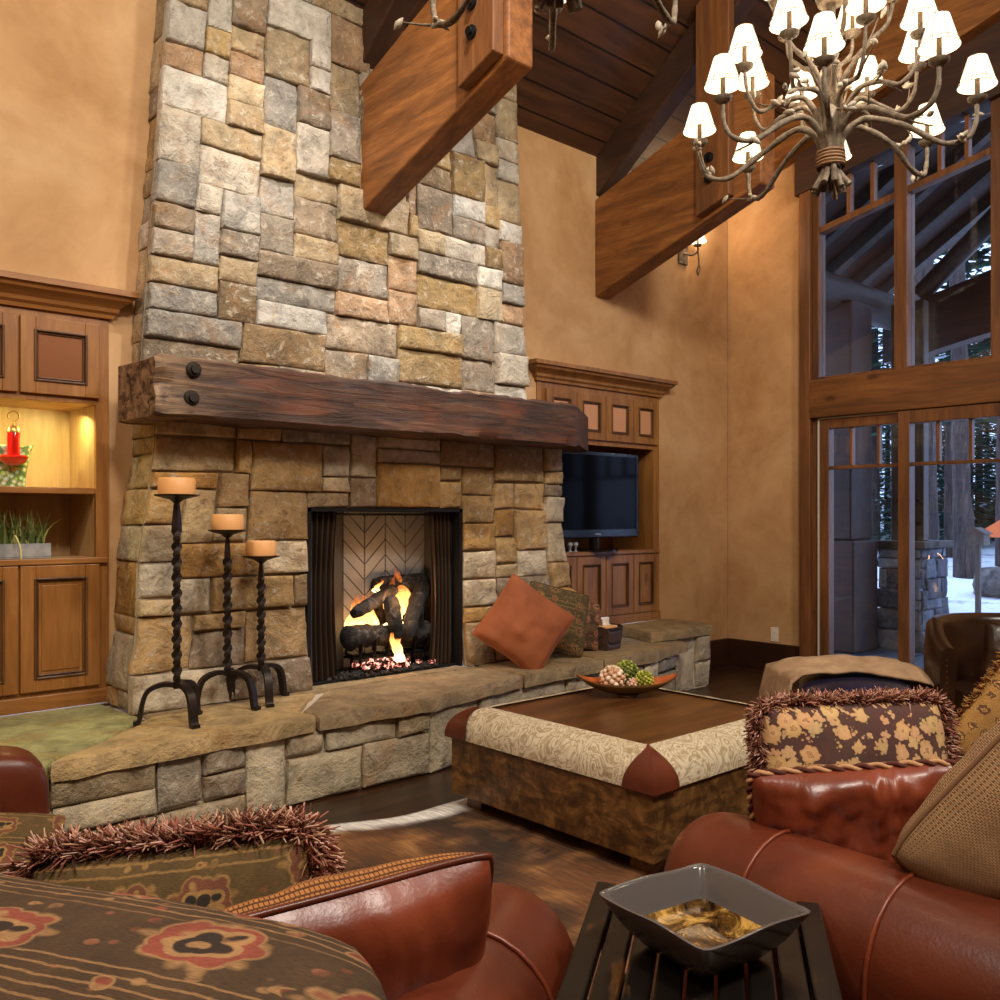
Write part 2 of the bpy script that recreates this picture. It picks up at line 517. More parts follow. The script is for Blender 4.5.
M['kilim_stripe'] = kilim('striped_tapestry', lin(76, 60, 30), lin(136, 108, 58), lin(112, 60, 36), lin(40, 30, 18), 4.5, 14, (0.1, 0.4, 0))
M['damask_gold'] = kilim('gold_damask', lin(156, 112, 54), lin(176, 132, 70), lin(92, 56, 26), lin(70, 44, 20), 9.0, 4, (0.2, 0.1, 0))

def floral(name):
    m, nt, b = new_mat(name, 0.9)
    uv = coords(nt, 'UV', (1.9, 1.4, 1))
    wob = ntex(nt, uv, 9, 3, 0.6)
    vo = nd(nt, 'ShaderNodeTexVoronoi'); vo.inputs['Scale'].default_value = 6.5; vo.inputs['Randomness'].default_value = 0.75
    nt.links.new(uv, vo.inputs['Vector'])
    vp = nd(nt, 'ShaderNodeTexVoronoi'); vp.inputs['Scale'].default_value = 27; nt.links.new(uv, vp.inputs['Vector'])
    d = math_n(nt, 'ADD', vo.outputs['Distance'], math_n(nt, 'MULTIPLY', math_n(nt, 'SUBTRACT', wob, 0.5), 0.30))
    d = math_n(nt, 'ADD', d, math_n(nt, 'MULTIPLY', math_n(nt, 'SUBTRACT', vp.outputs['Distance'], 0.35), 0.30))
    fl = ramp(nt, d, [(0.0, lin(150, 112, 70)), (0.08, lin(196, 152, 104)), (0.2, lin(158, 112, 76)), (0.25, lin(206, 164, 118)), (0.58, lin(190, 148, 100)), (0.62, lin(80, 50, 42)), (1.0, lin(80, 50, 42))])
    tint = mix(nt, 0.12, fl, vo.outputs['Color'], 'SOFT_LIGHT')
    nt.links.new(tint, b.inputs['Base Color'])
    grain = ntex(nt, coords(nt, 'UV', (200, 200, 1)), 1.0, 2)
    bump(nt, b, grain, 0.3, 0.004)
    return m
M['floral'] = floral('floral_tapestry')

m, nt, b = new_mat('swirled_upholstery', 0.8)
v = coords(nt, 'Object')
wv = ntex(nt, v, 9.0, 3, 0.5, 2.2)
c = ramp(nt, math_n(nt, 'FRACT', math_n(nt, 'MULTIPLY', wv, 7.0)), [(0.0, lin(206, 192, 166)), (0.35, lin(180, 160, 128)), (0.55, lin(150, 126, 94)), (0.75, lin(190, 172, 142)), (1.0, lin(206, 192, 166))])
nt.links.new(c, b.inputs['Base Color'])
bump(nt, b, wv, 0.3, 0.01)
M['rim_fabric'] = m

m, nt, b = new_mat('burl_veneer', 0.36)
v = coords(nt, 'Object')
n1 = ntex(nt, v, 7.5, 6, 0.7, 1.6)
n2 = ntex(nt, coords(nt, 'Object', (3, 3, 9)), 3.0, 5, 0.65, 0.5)
c = ramp(nt, n1, [(0.30, lin(46, 27, 13)), (0.45, lin(92, 60, 30)), (0.58, lin(122, 84, 44)), (0.72, lin(146, 104, 58))])
c = mix(nt, ramp(nt, n2, [(0.4, 0.6), (0.55, 0.0)]), c, lin(34, 19, 9))
nt.links.new(c, b.inputs['Base Color'])
M['burl'] = m
M['table_top'] = wood('walnut_tabletop', lin(52, 29, 12), lin(92, 55, 25), lin(124, 80, 40), 'X', 0.9, 0.28, 0.3)

# iron, candle etc
m, nt, b = new_mat('wrought_iron', 0.42, 0.75, lin(54, 46, 42)); M['iron'] = m
bump(nt, b, ntex(nt, coords(nt, 'Object'), 60, 3), 0.2, 0.003)
m, nt, b = new_mat('rusty_bolt', 0.6, 0.6, lin(46, 38, 32)); M['bolt'] = m
m, nt, b = new_mat('black_iron', 0.5, 0.6, lin(20, 18, 18)); M['black_iron'] = m
m, nt, b = new_mat('candle_wax', 0.45, color=lin(230, 168, 104)); M['wax'] = m
b.inputs['Subsurface Weight'].default_value = 0.25; b.inputs['Subsurface Radius'].default_value = (0.03, 0.015, 0.006)
m, nt, b = new_mat('candle_wick', 0.8, color=lin(60, 50, 40)); M['wick'] = m
m, nt, b = new_mat('lit_copper_panel', 0.5, 0.5, lin(226, 168, 126)); M['copper_lit'] = m  # right door panels: lamp reflection put into the brighter colour
m, nt, b = new_mat('dim_copper_panel', 0.3, 0.35, lin(134, 82, 48)); M['copper_dim'] = m  # left door panels: same panel, weaker reflection put into a darker colour
m, nt, b = new_mat('tv_screen', 0.10, color=lin(9, 9, 14), spec=0.06); M['screen'] = m
m, nt, b = new_mat('tv_plastic', 0.18, color=lin(14, 14, 17)); M['tv'] = m
m, nt, b = new_mat('silver_print', 0.4, color=lin(150, 150, 155)); M['silver'] = m
m, nt, b = new_mat('white_plastic', 0.4, color=lin(228, 216, 198)); M['white'] = m
m, nt, b = new_mat('tissue_paper', 0.9, color=lin(232, 226, 220)); M['tissue'] = m
m, nt, b = new_mat('aluminium_track', 0.4, color=lin(206, 196, 180)); M['alu'] = m
m, nt, b = new_mat('brass_wire', 0.3, 0.9, lin(190, 140, 80)); M['brass'] = m
m, nt, b = new_mat('red_glass', 0.08, color=lin(190, 22, 18)); M['red_glass'] = m
b.inputs['Coat Weight'].default_value = 0.6
m, nt, b = new_mat('grey_zinc', 0.55, 0.2, lin(140, 140, 140)); M['zinc'] = m
nt.links.new(ramp(nt, ntex(nt, coords(nt, 'Object'), 14, 4), [(0.35, lin(118, 118, 118)), (0.65, lin(158, 158, 156))]), b.inputs['Base Color'])

m, nt, b = new_mat('mosaic_glaze', 0.15)
vo = nd(nt, 'ShaderNodeTexVoronoi'); vo.inputs['Scale'].default_value = 46
nt.links.new(coords(nt, 'Object'), vo.inputs['Vector'])
c = ramp(nt, vo.outputs['Distance'], [(0.15, lin(200, 218, 214)), (0.32, lin(140, 180, 150)), (0.45, lin(176, 180, 96)), (0.6, lin(96, 124, 78))])
nt.links.new(mix(nt, 0.2, c, vo.outputs['Color'], 'OVERLAY'), b.inputs['Base Color'])
bump(nt, b, vo.outputs['Distance'], 0.5, 0.01)
M['mosaic'] = m

def attr_mat(name, rough=0.7, spec=0.4):
    m, nt, b = new_mat(name, rough, spec=spec)
    at = nd(nt, 'ShaderNodeAttribute', attribute_name='Col')
    nt.links.new(at.outputs['Color'], b.inputs['Base Color'])
    return m
M['leafy'] = attr_mat('plant_leaves', 0.55)
M['fringe'] = attr_mat('chenille_fringe', 0.9, 0.2)
M['needles'] = attr_mat('conifer_needles', 0.8, 0.2)

m, nt, b = new_mat('chandelier_branch', 0.7)
v = coords(nt, 'Object')
c = ramp(nt, ntex(nt, v, 40, 5, 0.7, 0.5), [(0.3, lin(66, 54, 42)), (0.5, lin(104, 90, 74)), (0.7, lin(138, 126, 110))])
nt.links.new(c, b.inputs['Base Color'])
bump(nt, b, ntex(nt, coords(nt, 'Object', (1, 1, 0.3)), 90, 3), 0.5, 0.004)
M['branch'] = m
m, nt, b = new_mat('chandelier_leaf', 0.6, color=lin(168, 158, 142)); M['leaf_pale'] = m
m, nt, b = new_mat('rawhide_wrap', 0.7, color=lin(122, 88, 58)); M['rawhide'] = m
m, nt, b = new_mat('shade_wire', 0.6, color=lin(96, 70, 46)); M['shade_wire'] = m
m, nt, b = new_mat('lit_lamp_shade', 0.8, color=lin(216, 190, 152)); M['shade'] = m
b.inputs['Emission Color'].default_value = (1.0, 0.86, 0.64, 1); b.inputs['Emission Strength'].default_value = 1.5
m, nt, b = new_mat('bulb', 0.5, color=(1, 1, 1, 1)); M['bulb'] = m
b.inputs['Emission Color'].default_value = (1.0, 0.80, 0.55, 1); b.inputs['Emission Strength'].default_value = 14

# glass pane: clear with mirror reflection by angle
m = bpy.data.materials.new('window_glass'); m.use_nodes = True; nt = m.node_tree
nt.nodes.remove(nt.nodes['Principled BSDF'])
tr = nd(nt, 'ShaderNodeBsdfTransparent'); tr.inputs[0].default_value = (0.93, 0.95, 0.97, 1)
gl = nd(nt, 'ShaderNodeBsdfGlossy'); gl.inputs['Roughness'].default_value = 0.01
fr = nd(nt, 'ShaderNodeFresnel'); fr.inputs['IOR'].default_value = 1.45
mx = nd(nt, 'ShaderNodeMixShader')
nt.links.new(fr.outputs[0], mx.inputs[0]); nt.links.new(tr.outputs[0], mx.inputs[1]); nt.links.new(gl.outputs[0], mx.inputs[2])
nt.links.new(mx.outputs[0], nt.nodes['Material Output'].inputs[0])
M['glass'] = m

# fire
m, nt, b = new_mat('charred_log', 0.85)
c = ramp(nt, ntex(nt, coords(nt, 'Object'), 14, 6, 0.7, 0.5), [(0.38, lin(12, 11, 11)), (0.55, lin(38, 34, 32)), (0.68, lin(104, 96, 88))])
nt.links.new(c, b.inputs['Base Color']); bump(nt, b, ntex(nt, coords(nt, 'Object'), 30, 5, 0.7), 0.9, 0.02)
M['char'] = m
m, nt, b = new_mat('flame', 1.0, color=(0, 0, 0, 1))
sep = nd(nt, 'ShaderNodeSeparateXYZ'); nt.links.new(coords(nt, 'UV'), sep.inputs[0])
hn = math_n(nt, 'ADD', sep.outputs[1], math_n(nt, 'MULTIPLY', math_n(nt, 'SUBTRACT', ntex(nt, coords(nt, 'UV', (9, 2.2, 1)), 1.0, 3), 0.5), 0.7))
col = ramp(nt, hn, [(0.0, (1.0, 0.62, 0.28, 1)), (0.35, (1.0, 0.50, 0.14, 1)), (0.75, (1.0, 0.26, 0.04, 1)), (1.0, (0.6, 0.08, 0.01, 1))])
nt.links.new(col, b.inputs['Emission Color'])
nt.links.new(ramp(nt, hn, [(0.0, 1.0), (0.5, 0.62), (0.85, 0.25)]), b.inputs['Alpha'])
st = math_n(nt, 'MULTIPLY', ramp(nt, hn, [(0.0, 1.0), (0.8, 0.2)]), 5.5)
nt.links.new(st, b.inputs['Emission Strength'])
M['flame'] = m
m, nt, b = new_mat('glowing_ember', 0.9, color=lin(30, 14, 10))
e = ramp(nt, ntex(nt, coords(nt, 'Object'), 40, 4, 0.6), [(0.48, 0.0), (0.62, 1.0)])
nt.links.new(ramp(nt, e, [(0.0, (0.9, 0.06, 0.03, 1)), (1.0, (1.0, 0.55, 0.40, 1))]), b.inputs['Emission Color'])
nt.links.new(math_n(nt, 'MULTIPLY', e, 2.2), b.inputs['Emission Strength'])
M['ember'] = m
m, nt, b = new_mat('gravel_ash', 0.9)
nt.links.new(ramp(nt, ntex(nt, coords(nt, 'Object'), 60, 4), [(0.4, lin(14, 13, 13)), (0.65, lin(62, 56, 50))]), b.inputs['Base Color'])
M['gravel'] = m
# herringbone firebrick
m, nt, b = new_mat('firebrick_panel', 0.85, color=lin(112, 108, 104)); M['firebrick'] = m
nt.links.new(ramp(nt, ntex(nt, coords(nt, 'Object'), 5, 4), [(0.3, lin(150, 152, 156)), (0.7, lin(172, 172, 174))]), b.inputs['Base Color'])
m, nt, b = new_mat('firebrick_joint', 0.9, color=lin(84, 84, 84)); M['joint'] = m
m, nt, b = new_mat('fire_curtain', 0.45, 0.6, lin(74, 58, 46)); M['curtain'] = m
m, nt, b = new_mat('firebox_steel', 0.6, 0.3, lin(18, 17, 17)); M['fire_steel'] = m

# cowhide
m, nt, b = new_mat('cowhide', 0.8)
at = nd(nt, 'ShaderNodeAttribute', attribute_name='Col')
hr = ntex(nt, coords(nt, 'Object', (70, 8, 8), (0, 0, 0.7)), 1.0, 4)
nt.links.new(mix(nt, 1.0, at.outputs['Color'], ramp(nt, hr, [(0.3, 0.6), (0.7, 1.3)]), 'MULTIPLY'), b.inputs['Base Color'])
bump(nt, b, hr, 0.5, 0.006)
M['cowhide'] = m

# ceramic dish
m, nt, b = new_mat('grey_glaze', 0.12, color=lin(88, 82, 80)); M['dish'] = m
m, nt, b = new_mat('gold_brown_glaze', 0.18)
c = ramp(nt, ntex(nt, coords(nt, 'Object'), 16, 5, 0.7, 1.0), [(0.40, lin(22, 13, 6)), (0.52, lin(92, 62, 24)), (0.64, lin(196, 152, 78))])
nt.links.new(c, b.inputs['Base Color']); bump(nt, b, ntex(nt, coords(nt, 'Object'), 30, 4), 0.25, 0.004)
M['dish_in'] = m
m, nt, b = new_mat('distressed_black_wood', 0.32)
c = ramp(nt, ntex(nt, coords(nt, 'Object', (9, 3, 9)), 1.3, 4, 0.6), [(0.60, lin(17, 13, 10)), (0.70, lin(98, 62, 28))])
nt.links.new(c, b.inputs['Base Color']); M['side_wood'] = m

m, nt, b = new_mat('tan_throw', 0.95)
c = ramp(nt, ntex(nt, coords(nt, 'Object'), 12, 3), [(0.3, lin(148, 116, 86)), (0.7, lin(182, 150, 116))])
nt.links.new(c, b.inputs['Base Color']); bump(nt, b, ntex(nt, coords(nt, 'Object'), 160, 2), 0.4, 0.004)
M['throw'] = m
m, nt, b = new_mat('glazed_terracotta', 0.22)
nt.links.new(ramp(nt, ntex(nt, coords(nt, 'Object'), 16, 4), [(0.35, lin(150, 66, 30)), (0.65, lin(186, 98, 52))]), b.inputs['Base Color'])
M['terracotta'] = m
m, nt, b = new_mat('bowl_bronze', 0.3, 0.3, lin(120, 92, 50)); M['bowl_out'] = m

# exterior
m, nt, b = new_mat('snow', 0.8)
nt.links.new(ramp(nt, ntex(nt, coords(nt, 'Object'), 0.9, 6, 0.65), [(0.36, lin(128, 118, 110)), (0.44, lin(226, 228, 232))]), b.inputs['Base Color'])
M['snow'] = m
m, nt, b = new_mat('bark', 0.9)
g = ntex(nt, coords(nt, 'Object', (7, 7, 1.2)), 1.4, 6, 0.7, 0.8)
nt.links.new(ramp(nt, g, [(0.35, lin(28, 21, 19)), (0.55, lin(70, 54, 48)), (0.72, lin(104, 84, 74))]), b.inputs['Base Color'])
bump(nt, b, g, 1.0, 0.05)
M['bark'] = m
m, nt, b = new_mat('orange_canvas', 0.8, color=lin(206, 96, 40)); M['orange'] = m
m, nt, b = new_mat('rock', 0.9)
nt.links.new(ramp(nt, ntex(nt, coords(nt, 'Object'), 5, 5), [(0.35, lin(54, 48, 44)), (0.65, lin(110, 100, 94))]), b.inputs['Base Color'])
M['rock'] = m

# ------------------------------------------------------------------ room shell
def zceil(y): return 4.0 + 0.75*(4.6 - y)
MYZ = Matrix(((0, 0, 1, 0), (1, 0, 0, 0), (0, 1, 0, 0), (0, 0, 0, 1)))   # (a,b,c) -> X=c Y=a Z=b
WX = 6.87

q = MB(); q.box((-2, -3.6, FL-0.1), (6.86, 4.74, FL)); struct(q.build('floor', M['floor'], smooth=0))
q = MB()
for lo, hi in (((-2, 0), (0.35, 4.1)), ((0.35, 2.24), (1.535, 4.1)), ((0.35, 0), (1.535, 0.34)), ((1.535, 0), (1.9, 4.1)), ((1.9, 1.95), (4.2, 4.3)),
               ((4.2, 0), (4.485, 4.1)), ((4.485, 2.24), (5.876, 4.1)), ((4.485, 0), (5.876, 0.40)), ((5.876, 0), (6.86, 4.1))):
    q.box((lo[0], 4.6, lo[1] if lo[1] else FL), (hi[0], 4.74, hi[1]))
struct(q.build('wall_back', M['plaster'], smooth=0))
q = MB()
q.prism([(4.9, 3.775), (0.4, 7.15), (-3.8, 4.0), (-3.8, 4.18), (0.4, 7.34), (4.9, 3.96)], -2.1, 7.05, 0, MYZ)
struct(q.build('ceiling', M['ceiling'], smooth=0))
def zt(y): return 3.97 + 0.2*(3.86-y)
q = MB()
q.prism([(4.74, FL), (4.74, 3.93), (3.86, 4.6), (3.86, FL)], WX, 7.05, 0, MYZ)
q.prism([(3.86, zt(3.86)), (3.86, 4.6), (0.4, 7.2), (2.28, zt(2.28))][::-1], WX, 7.05, 0, MYZ)
q.prism([(2.28, FL), (2.28, zt(2.28)), (0.4, 7.2), (-3.6, 4.2), (-3.6, FL)][::-1], WX, 7.05, 0, MYZ)
struct(q.build('wall_right', M['plaster'], smooth=0))
q = MB(); q.box((-2.12, -3.6, FL), (-2, 4.74, 7.3)); struct(q.build('wall_left', M['plaster'], smooth=0))
q = MB(); q.box((-2, -3.72, FL), (6.86, -3.6, 4.3)); struct(q.build('wall_front', M['plaster'], smooth=0))
q = MB(); q.box((5.99, 4.575, FL), (6.86, 4.6, 0.185)); struct(q.build('baseboard_back', M['baseboard'], smooth=0, bevel=(0.004, 2)))
q = MB(); q.box((6.845, 3.87, FL), (6.87, 4.575, 0.185)); struct(q.build('baseboard_right', M['baseboard'], smooth=0, bevel=(0.004, 2)))
# timber around the windows
q = MB(); q.box((6.80, 3.772, FL), (6.98, 3.868, 4.26)); struct(q.build('trim_1', M['post_wood'], smooth=0, bevel=(0.006, 2)))
q = MB(); q.box((6.79, 2.2, 2.065), (6.98, 3.772, 2.373)); struct(q.build('trim_2', M['trim_y'], smooth=0, bevel=(0.008, 2)))
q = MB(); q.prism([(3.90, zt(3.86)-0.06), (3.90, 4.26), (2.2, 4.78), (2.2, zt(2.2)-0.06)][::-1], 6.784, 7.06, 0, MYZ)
struct(q.build('trim_3', M['beam_dark'], smooth=0))  # window head: its shade is put into the dark timber colour
q = MB(); q.prism([(4.56, 4.03), (3.15, 5.087), (0.6, 5.87), (0.6, 5.25)][::-1], 6.66, 6.868, 0, MYZ)
struct(q.build('trim_4', M['beam'], smooth=0, bevel=(0.01, 2)))

# upper window
wf = bpy.data.objects.new('window_1', None); COL.objects.link(wf); wf.location = (6.87, 3.03, 2.373); struct(wf)
ORG = (6.87, 3.03, 2.373)
q = MB(); q.box((6.84, 3.715, 2.373), (6.95, 3.772, zt(3.74))); q.box((6.84, 2.30, 2.373), (6.95, 2.412, zt(2.35)))
q.box((6.84, 2.40, 2.36), (6.95, 3.72, 2.40))
q.build('window_frame', M['post_wood'], wf, ORG, smooth=0, bevel=(0.004, 2))
q = MB(); q.box((6.82, 2.991, 2.373), (6.96, 3.09, zt(3.04))); q.build('mullion', M['post_wood'], wf, ORG, smooth=0, bevel=(0.004, 2))
q = MB()
q.prism([(3.72, 3.575), (3.72, 3.625), (2.3, 3.905), (2.3, 3.855)][::-1], 6.85, 6.93, 0, MYZ)
for y in (3.473, 3.28, 2.77, 2.58): q.box((6.86, y-0.014, 3.60+0.195*(3.72-y)), (6.92, y+0.014, zt(y)))
q.build('muntin', M['post_wood'], wf, ORG, smooth=0)
for y0, y1 in ((3.09, 3.715), (2.412, 2.991)):
    q = MB(); q.box((6.895, y0, 2.38), (6.903, y1, zt(y1))); q.build('pane', M['glass'], wf, ORG, smooth=0)

# sliding doors
df = bpy.data.objects.new('door_1', None); COL.objects.link(df); df.location = (6.87, 3.03, 0); struct(df)
ORG = (6.87, 3.03, 0)
q = MB(); q.box((6.84, 3.63, 0.02), (6.93, 3.708, 2.05)); q.box((6.84, 3.01, 0.02), (6.93, 3.06, 2.05))
q.box((6.842, 3.05, 1.975), (6.928, 3.64, 2.05)); q.box((6.842, 3.05, 0.02), (6.928, 3.64, 0.13)); q.build('sash_frame', M['post_wood'], df, ORG, smooth=0, bevel=(0.004, 2))
q = MB(); q.box((6.80, 2.966, 0.02), (6.90, 3.052, 2.06)); q.box((6.80, 2.22, 0.02), (6.90, 2.32, 2.06))
q.box((6.802, 2.3, 1.965), (6.898, 2.98, 2.06)); q.box((6.802, 2.3, 0.02), (6.898, 2.98, 0.12)); q.build('sash_frame', M['post_wood'], df, ORG, smooth=0, bevel=(0.004, 2))
for xs, y0, y1, ms in ((6.86, 3.05, 3.64, (3.452, 3.233)), (6.83, 2.3, 2.98, (2.77, 2.543))):
    q = MB(); q.box((xs, y0, 1.645), (xs+0.05, y1, 1.672))
    for y in ms: q.box((xs, y-0.012, 1.66), (xs+0.05, y+0.012, 1.99))
    q.build('muntin', M['post_wood'], df, ORG, smooth=0, bevel=(0.003, 1))
    q = MB(); q.box((xs+0.02, y0, 0.1), (xs+0.028, y1, 2.0)); q.build('pane', M['glass'], df, ORG, smooth=0)
q = MB(); q.box((6.835, 3.71, 0.02), (6.93, 3.722, 2.062)); q.box((6.835, 3.05, 2.052), (6.93, 3.722, 2.064)); q.build('track', M['alu'], df, ORG, smooth=0)
q = MB(); q.box((6.85, 3.722, 0.0), (6.96, 3.775, 2.066)); q.build('jamb', M['post_wood'], df, ORG, smooth=0)
q = MB(); q.box((6.78, 2.2, FL), (7.05, 3.772, 0.022)); q.build('sill', M['baseboard'], df, ORG, smooth=0)

# outlet plate on the short wall
o = thing('electrical_outlet', 'white electrical outlet plate low on the ochre wall beside the door', 'outlet', (6.866, 4.133, 0.26))
q = MB(); q.box((-0.004, -0.036, -0.06), (0.004, 0.036, 0.06)); q.build('cover_plate', M['white'], o, smooth=0, bevel=(0.003, 2))
for z in (-0.025, 0.025):
    q = MB(); q.box((-0.0065, -0.017, z-0.014), (-0.003, 0.017, z+0.014)); q.build('socket', M['white'], o, smooth=0, bevel=(0.002, 2))

# ------------------------------------------------------------------ trusses
def truss(X, W, label, pl, y_end=3.17, wall_y=4.6):
    t = thing('timber_truss', label, 'roof truss', (X+W/2, 4.5, 2.93), 0, 'heavy timber trusses')
    O = (X+W/2, 4.5, 2.93)
    zb = lambda y: 2.93 + 0.335*(4.6-y)
    q = MB(); q.prism([(wall_y, zb(wall_y)), (wall_y, zb(wall_y)+0.74), (y_end, zb(y_end)+0.74), (y_end, zb(y_end))], X, X+W, 0, MYZ)
    q.build('lower_beam', M['beam'], t, O, smooth=0, bevel=(0.012, 2))
    zr = lambda y: zceil(y) - 0.30
    q = MB(); q.prism([(4.6, zr(4.6)), (4.6, zr(4.6)+0.30), (0.45, zr(0.45)+0.30), (0.45, zr(0.45))], X+0.01, X+W-0.01, 0, MYZ)
    q.build('rafter', M['beam_dark'], t, O, smooth=0, bevel=(0.01, 2))
    for sx in (0,):
        x0 = X-0.07
        q = MB(); ya, yb = 3.63-pl, 3.37-pl
        q.prism([(ya, zb(ya)+0.03), (ya, zceil(ya)-0.02), (yb, zceil(yb)-0.02), (yb, zb(yb)+0.03)], x0, x0+0.07, 0, MYZ)
        q.build('post', M['post_wood'], t, O, smooth=0, bevel=(0.006, 2))
    for dz in (0.22, 0.36):
        q = MB(); y = 3.52-pl
        q.lathe([(0.0, 0.0), (0.034, 0.0), (0.034, 0.012), (0.02, 0.016), (0.02, 0.03), (0, 0.03)], (X-0.07, y, zb(y)+dz), 12, 0, Matrix.Rotation(-PI/2, 4, 'Y'), cap=False)
        q.build('bolt', M['black_iron'], t, O)
    return t
truss(2.86, 0.165, 'timber roof truss projecting from the middle of the stone chimney', 0.22, 3.12, 4.42)
truss(5.11, 0.165, 'timber roof truss on the ochre wall behind the lit chandelier', 0.0, 3.17, 4.6)

# ------------------------------------------------------------------ stone work
UP_PAL = [lin(*c) for c in ((140, 114, 72), (122, 100, 70), (176, 164, 146), (160, 140, 108), (190, 182, 168), (150, 142, 130), (136, 118, 96), (176, 152, 116), (204, 196, 180), (166, 138, 92), (158, 126, 94), (148, 134, 116), (186, 166, 132), (196, 190, 178))]
LO_PAL = [lin(*c) for c in ((176, 130, 66), (186, 160, 118), (172, 138, 88), (196, 174, 140), (162, 136, 102), (202, 186, 160), (152, 122, 82), (180, 146, 98), (184, 168, 142), (170, 128, 68), (142, 120, 96))]
HE_PAL = [lin(*c) for c in ((166, 148, 120), (182, 164, 134), (148, 134, 114), (192, 174, 142), (158, 136, 102), (198, 182, 152))]
EX_PAL = [lin(*c) for c in ((112, 116, 130), (88, 88, 98), (132, 136, 150), (100, 96, 102), (76, 76, 86), (142, 148, 164), (112, 106, 110))]


def stones(mb, nx, nz, mp, rng, pal, wr=(2, 6), hr=(1, 4), blocked=None, gap=0.045, relief=0.02, depth=0.05):
    occ = [[bool(blocked and blocked(i, k)) for k in range(nz)] for i in range(nx)]
    for k in range(nz):
        for i in range(nx):
            if occ[i][k]: continue
            run = 0
            while i+run < nx and not occ[i+run][k] and run < wr[1]: run += 1
            wd = min(run, rng.randint(*wr))
            if run - wd == 1: wd = run
            h = rng.choice([rng.randint(*hr), rng.randint(*hr), max(hr[0], min(hr[1], 2))])
            if h >= 3 and wd > 4: h = 3
            hh_ = 1
            while hh_ < h and k+hh_ < nz and all(not occ[a][k+hh_] for a in range(i, i+wd)): hh_ += 1
            for a in range(i, i+wd):
                for b_ in range(k, k+hh_): occ[a][b_] = True
            col = rng.choice(pal); g = rng.uniform(0.78, 1.18); col = tuple(c*g for c in col[:3])+(1,)
            x0, x1, z0, z1 = i+gap, i+wd-gap, k+gap, k+hh_-gap
            js = [rng.uniform(-0.07, 0.07) for _ in range(8)]
            out = rng.uniform(0, relief); seed = rng.uniform(0, 100)
            nu = max(3, wd+1); nv = max(3, hh_+2)
            us = [0, 0.07/max(1, wd/2)] + [t/nu for t in range(1, nu)] + [1-0.07/max(1, wd/2), 1]
            vs = [0, 0.10/max(1, hh_/1.5)] + [t/nv for t in range(1, nv)] + [1-0.10/max(1, hh_/1.5), 1]
            ids = []
            tl = (rng.uniform(-1, 1), rng.uniform(-1, 1))
            for a, u in enumerate(us):
                row = []
                for c_, v_ in enumerate(vs):
                    xx = x0+(x1-x0)*u + (js[0]*(1-u)*(1-v_)+js[1]*u*(1-v_)+js[2]*u*v_+js[3]*(1-u)*v_)
                    zz = z0+(z1-z0)*v_ + (js[4]*(1-u)*(1-v_)+js[5]*u*(1-v_)+js[6]*u*v_+js[7]*(1-u)*v_)
                    edge = a in (0, len(us)-1) or c_ in (0, len(vs)-1)
                    dd = out + 0.013*fbm(xx*0.9+seed, zz*0.9, seed) + 0.006*fbm(xx*2.6+seed, zz*2.6, seed+4) + (0.008*tl[0]*(u-.5)+0.010*tl[1]*(v_-.5)) - (0.008 if edge else 0)
                    row.append(mb.vert(mp(xx, zz, dd), col))
                ids.append(row)
            for a in range(len(us)-1):
                for c_ in range(len(vs)-1):
                    mb.face([ids[a][c_], ids[a+1][c_], ids[a+1][c_+1], ids[a][c_+1]])
            # skirts
            loop = [(a, 0) for a in range(len(us))] + [(len(us)-1, c_) for c_ in range(1, len(vs))] + [(a, len(vs)-1) for a in range(len(us)-2, -1, -1)] + [(0, c_) for c_ in range(len(vs)-2, 0, -1)]
            back = []
            for a, c_ in loop:
                u, v_ = us[a], vs[c_]
                xx = x0+(x1-x0)*u; zz = z0+(z1-z0)*v_
                back.append(mb.vert(mp(xx, zz, -depth), col))
            for t in range(len(loop)):
                n_ = (t+1) % len(loop)
                A = ids[loop[t][0]][loop[t][1]]; B = ids[loop[n_][0]][loop[n_][1]]
                mb.face([B, A, back[t], back[n_]])


def lerp_tab(tab, z):
    if z <= tab[0][0]: return tab[0][1]
    for (a, x), (b_, y) in zip(tab, tab[1:]):
        if z <= b_: return x+(y-x)*(z-a)/(b_-a)
    return tab[-1][1]

FBL, FBR, FBT = 2.443, 3.513, 1.31
HZ = 0.35
lowL = [(0.35, 1.50), (0.56, 1.51), (0.66, 1.545), (1.06, 1.56), (1.58, 1.635), (1.75, 1.64)]
lowR = [(0.35, 4.66), (0.74, 4.55), (0.78, 4.47), (1.0, 4.44), (1.2, 4.40), (1.75, 4.375)]
upL = [(1.7, 1.60), (2.1, 1.625), (2.45, 1.65), (3.85, 1.75), (4.3, 1.78)]
upR = [(1.7, 4.20), (2.1, 4.187), (3.85, 4.10), (4.3, 4.08)]
YF, YU = 4.25, 4.38
fire = thing('stone_fireplace', 'tall natural stone chimney and surround with a square firebox', 'fireplace', (3.0, 4.5, HZ))
FO = (3.0, 4.5, HZ)
rng = random.Random(11)
def zmap(k): return HZ + k*0.0873 if k <= 11 else HZ+0.96+(k-11)*0.085
def mp_low(x, z, d):
    Z = zmap(z)
    if x <= 10: X = lerp_tab(lowL, Z) + (FBL-lerp_tab(lowL, Z))*x/10
    elif x <= 22: X = FBL + (FBR-FBL)*(x-10)/12
    else: X = FBR + (lerp_tab(lowR, Z)-FBR)*(x-22)/10
    bat = 0.05*max(0, (0.75-Z)/0.4)
    return (X, YF - d - bat, Z)
q = MB()
stones(q, 32, 16, mp_low, rng, LO_PAL, (2, 5), (1, 3), lambda i, k: 10 <= i < 22 and k < 11, relief=0.03, gap=0.065)
def mp_lowl(x, z, d):
    Z = zmap(z); X = lerp_tab(lowL, Z)
    return (X - d*0.8 + 0.02, YF + 0.02 + (3.6-x)*0.0925, Z)
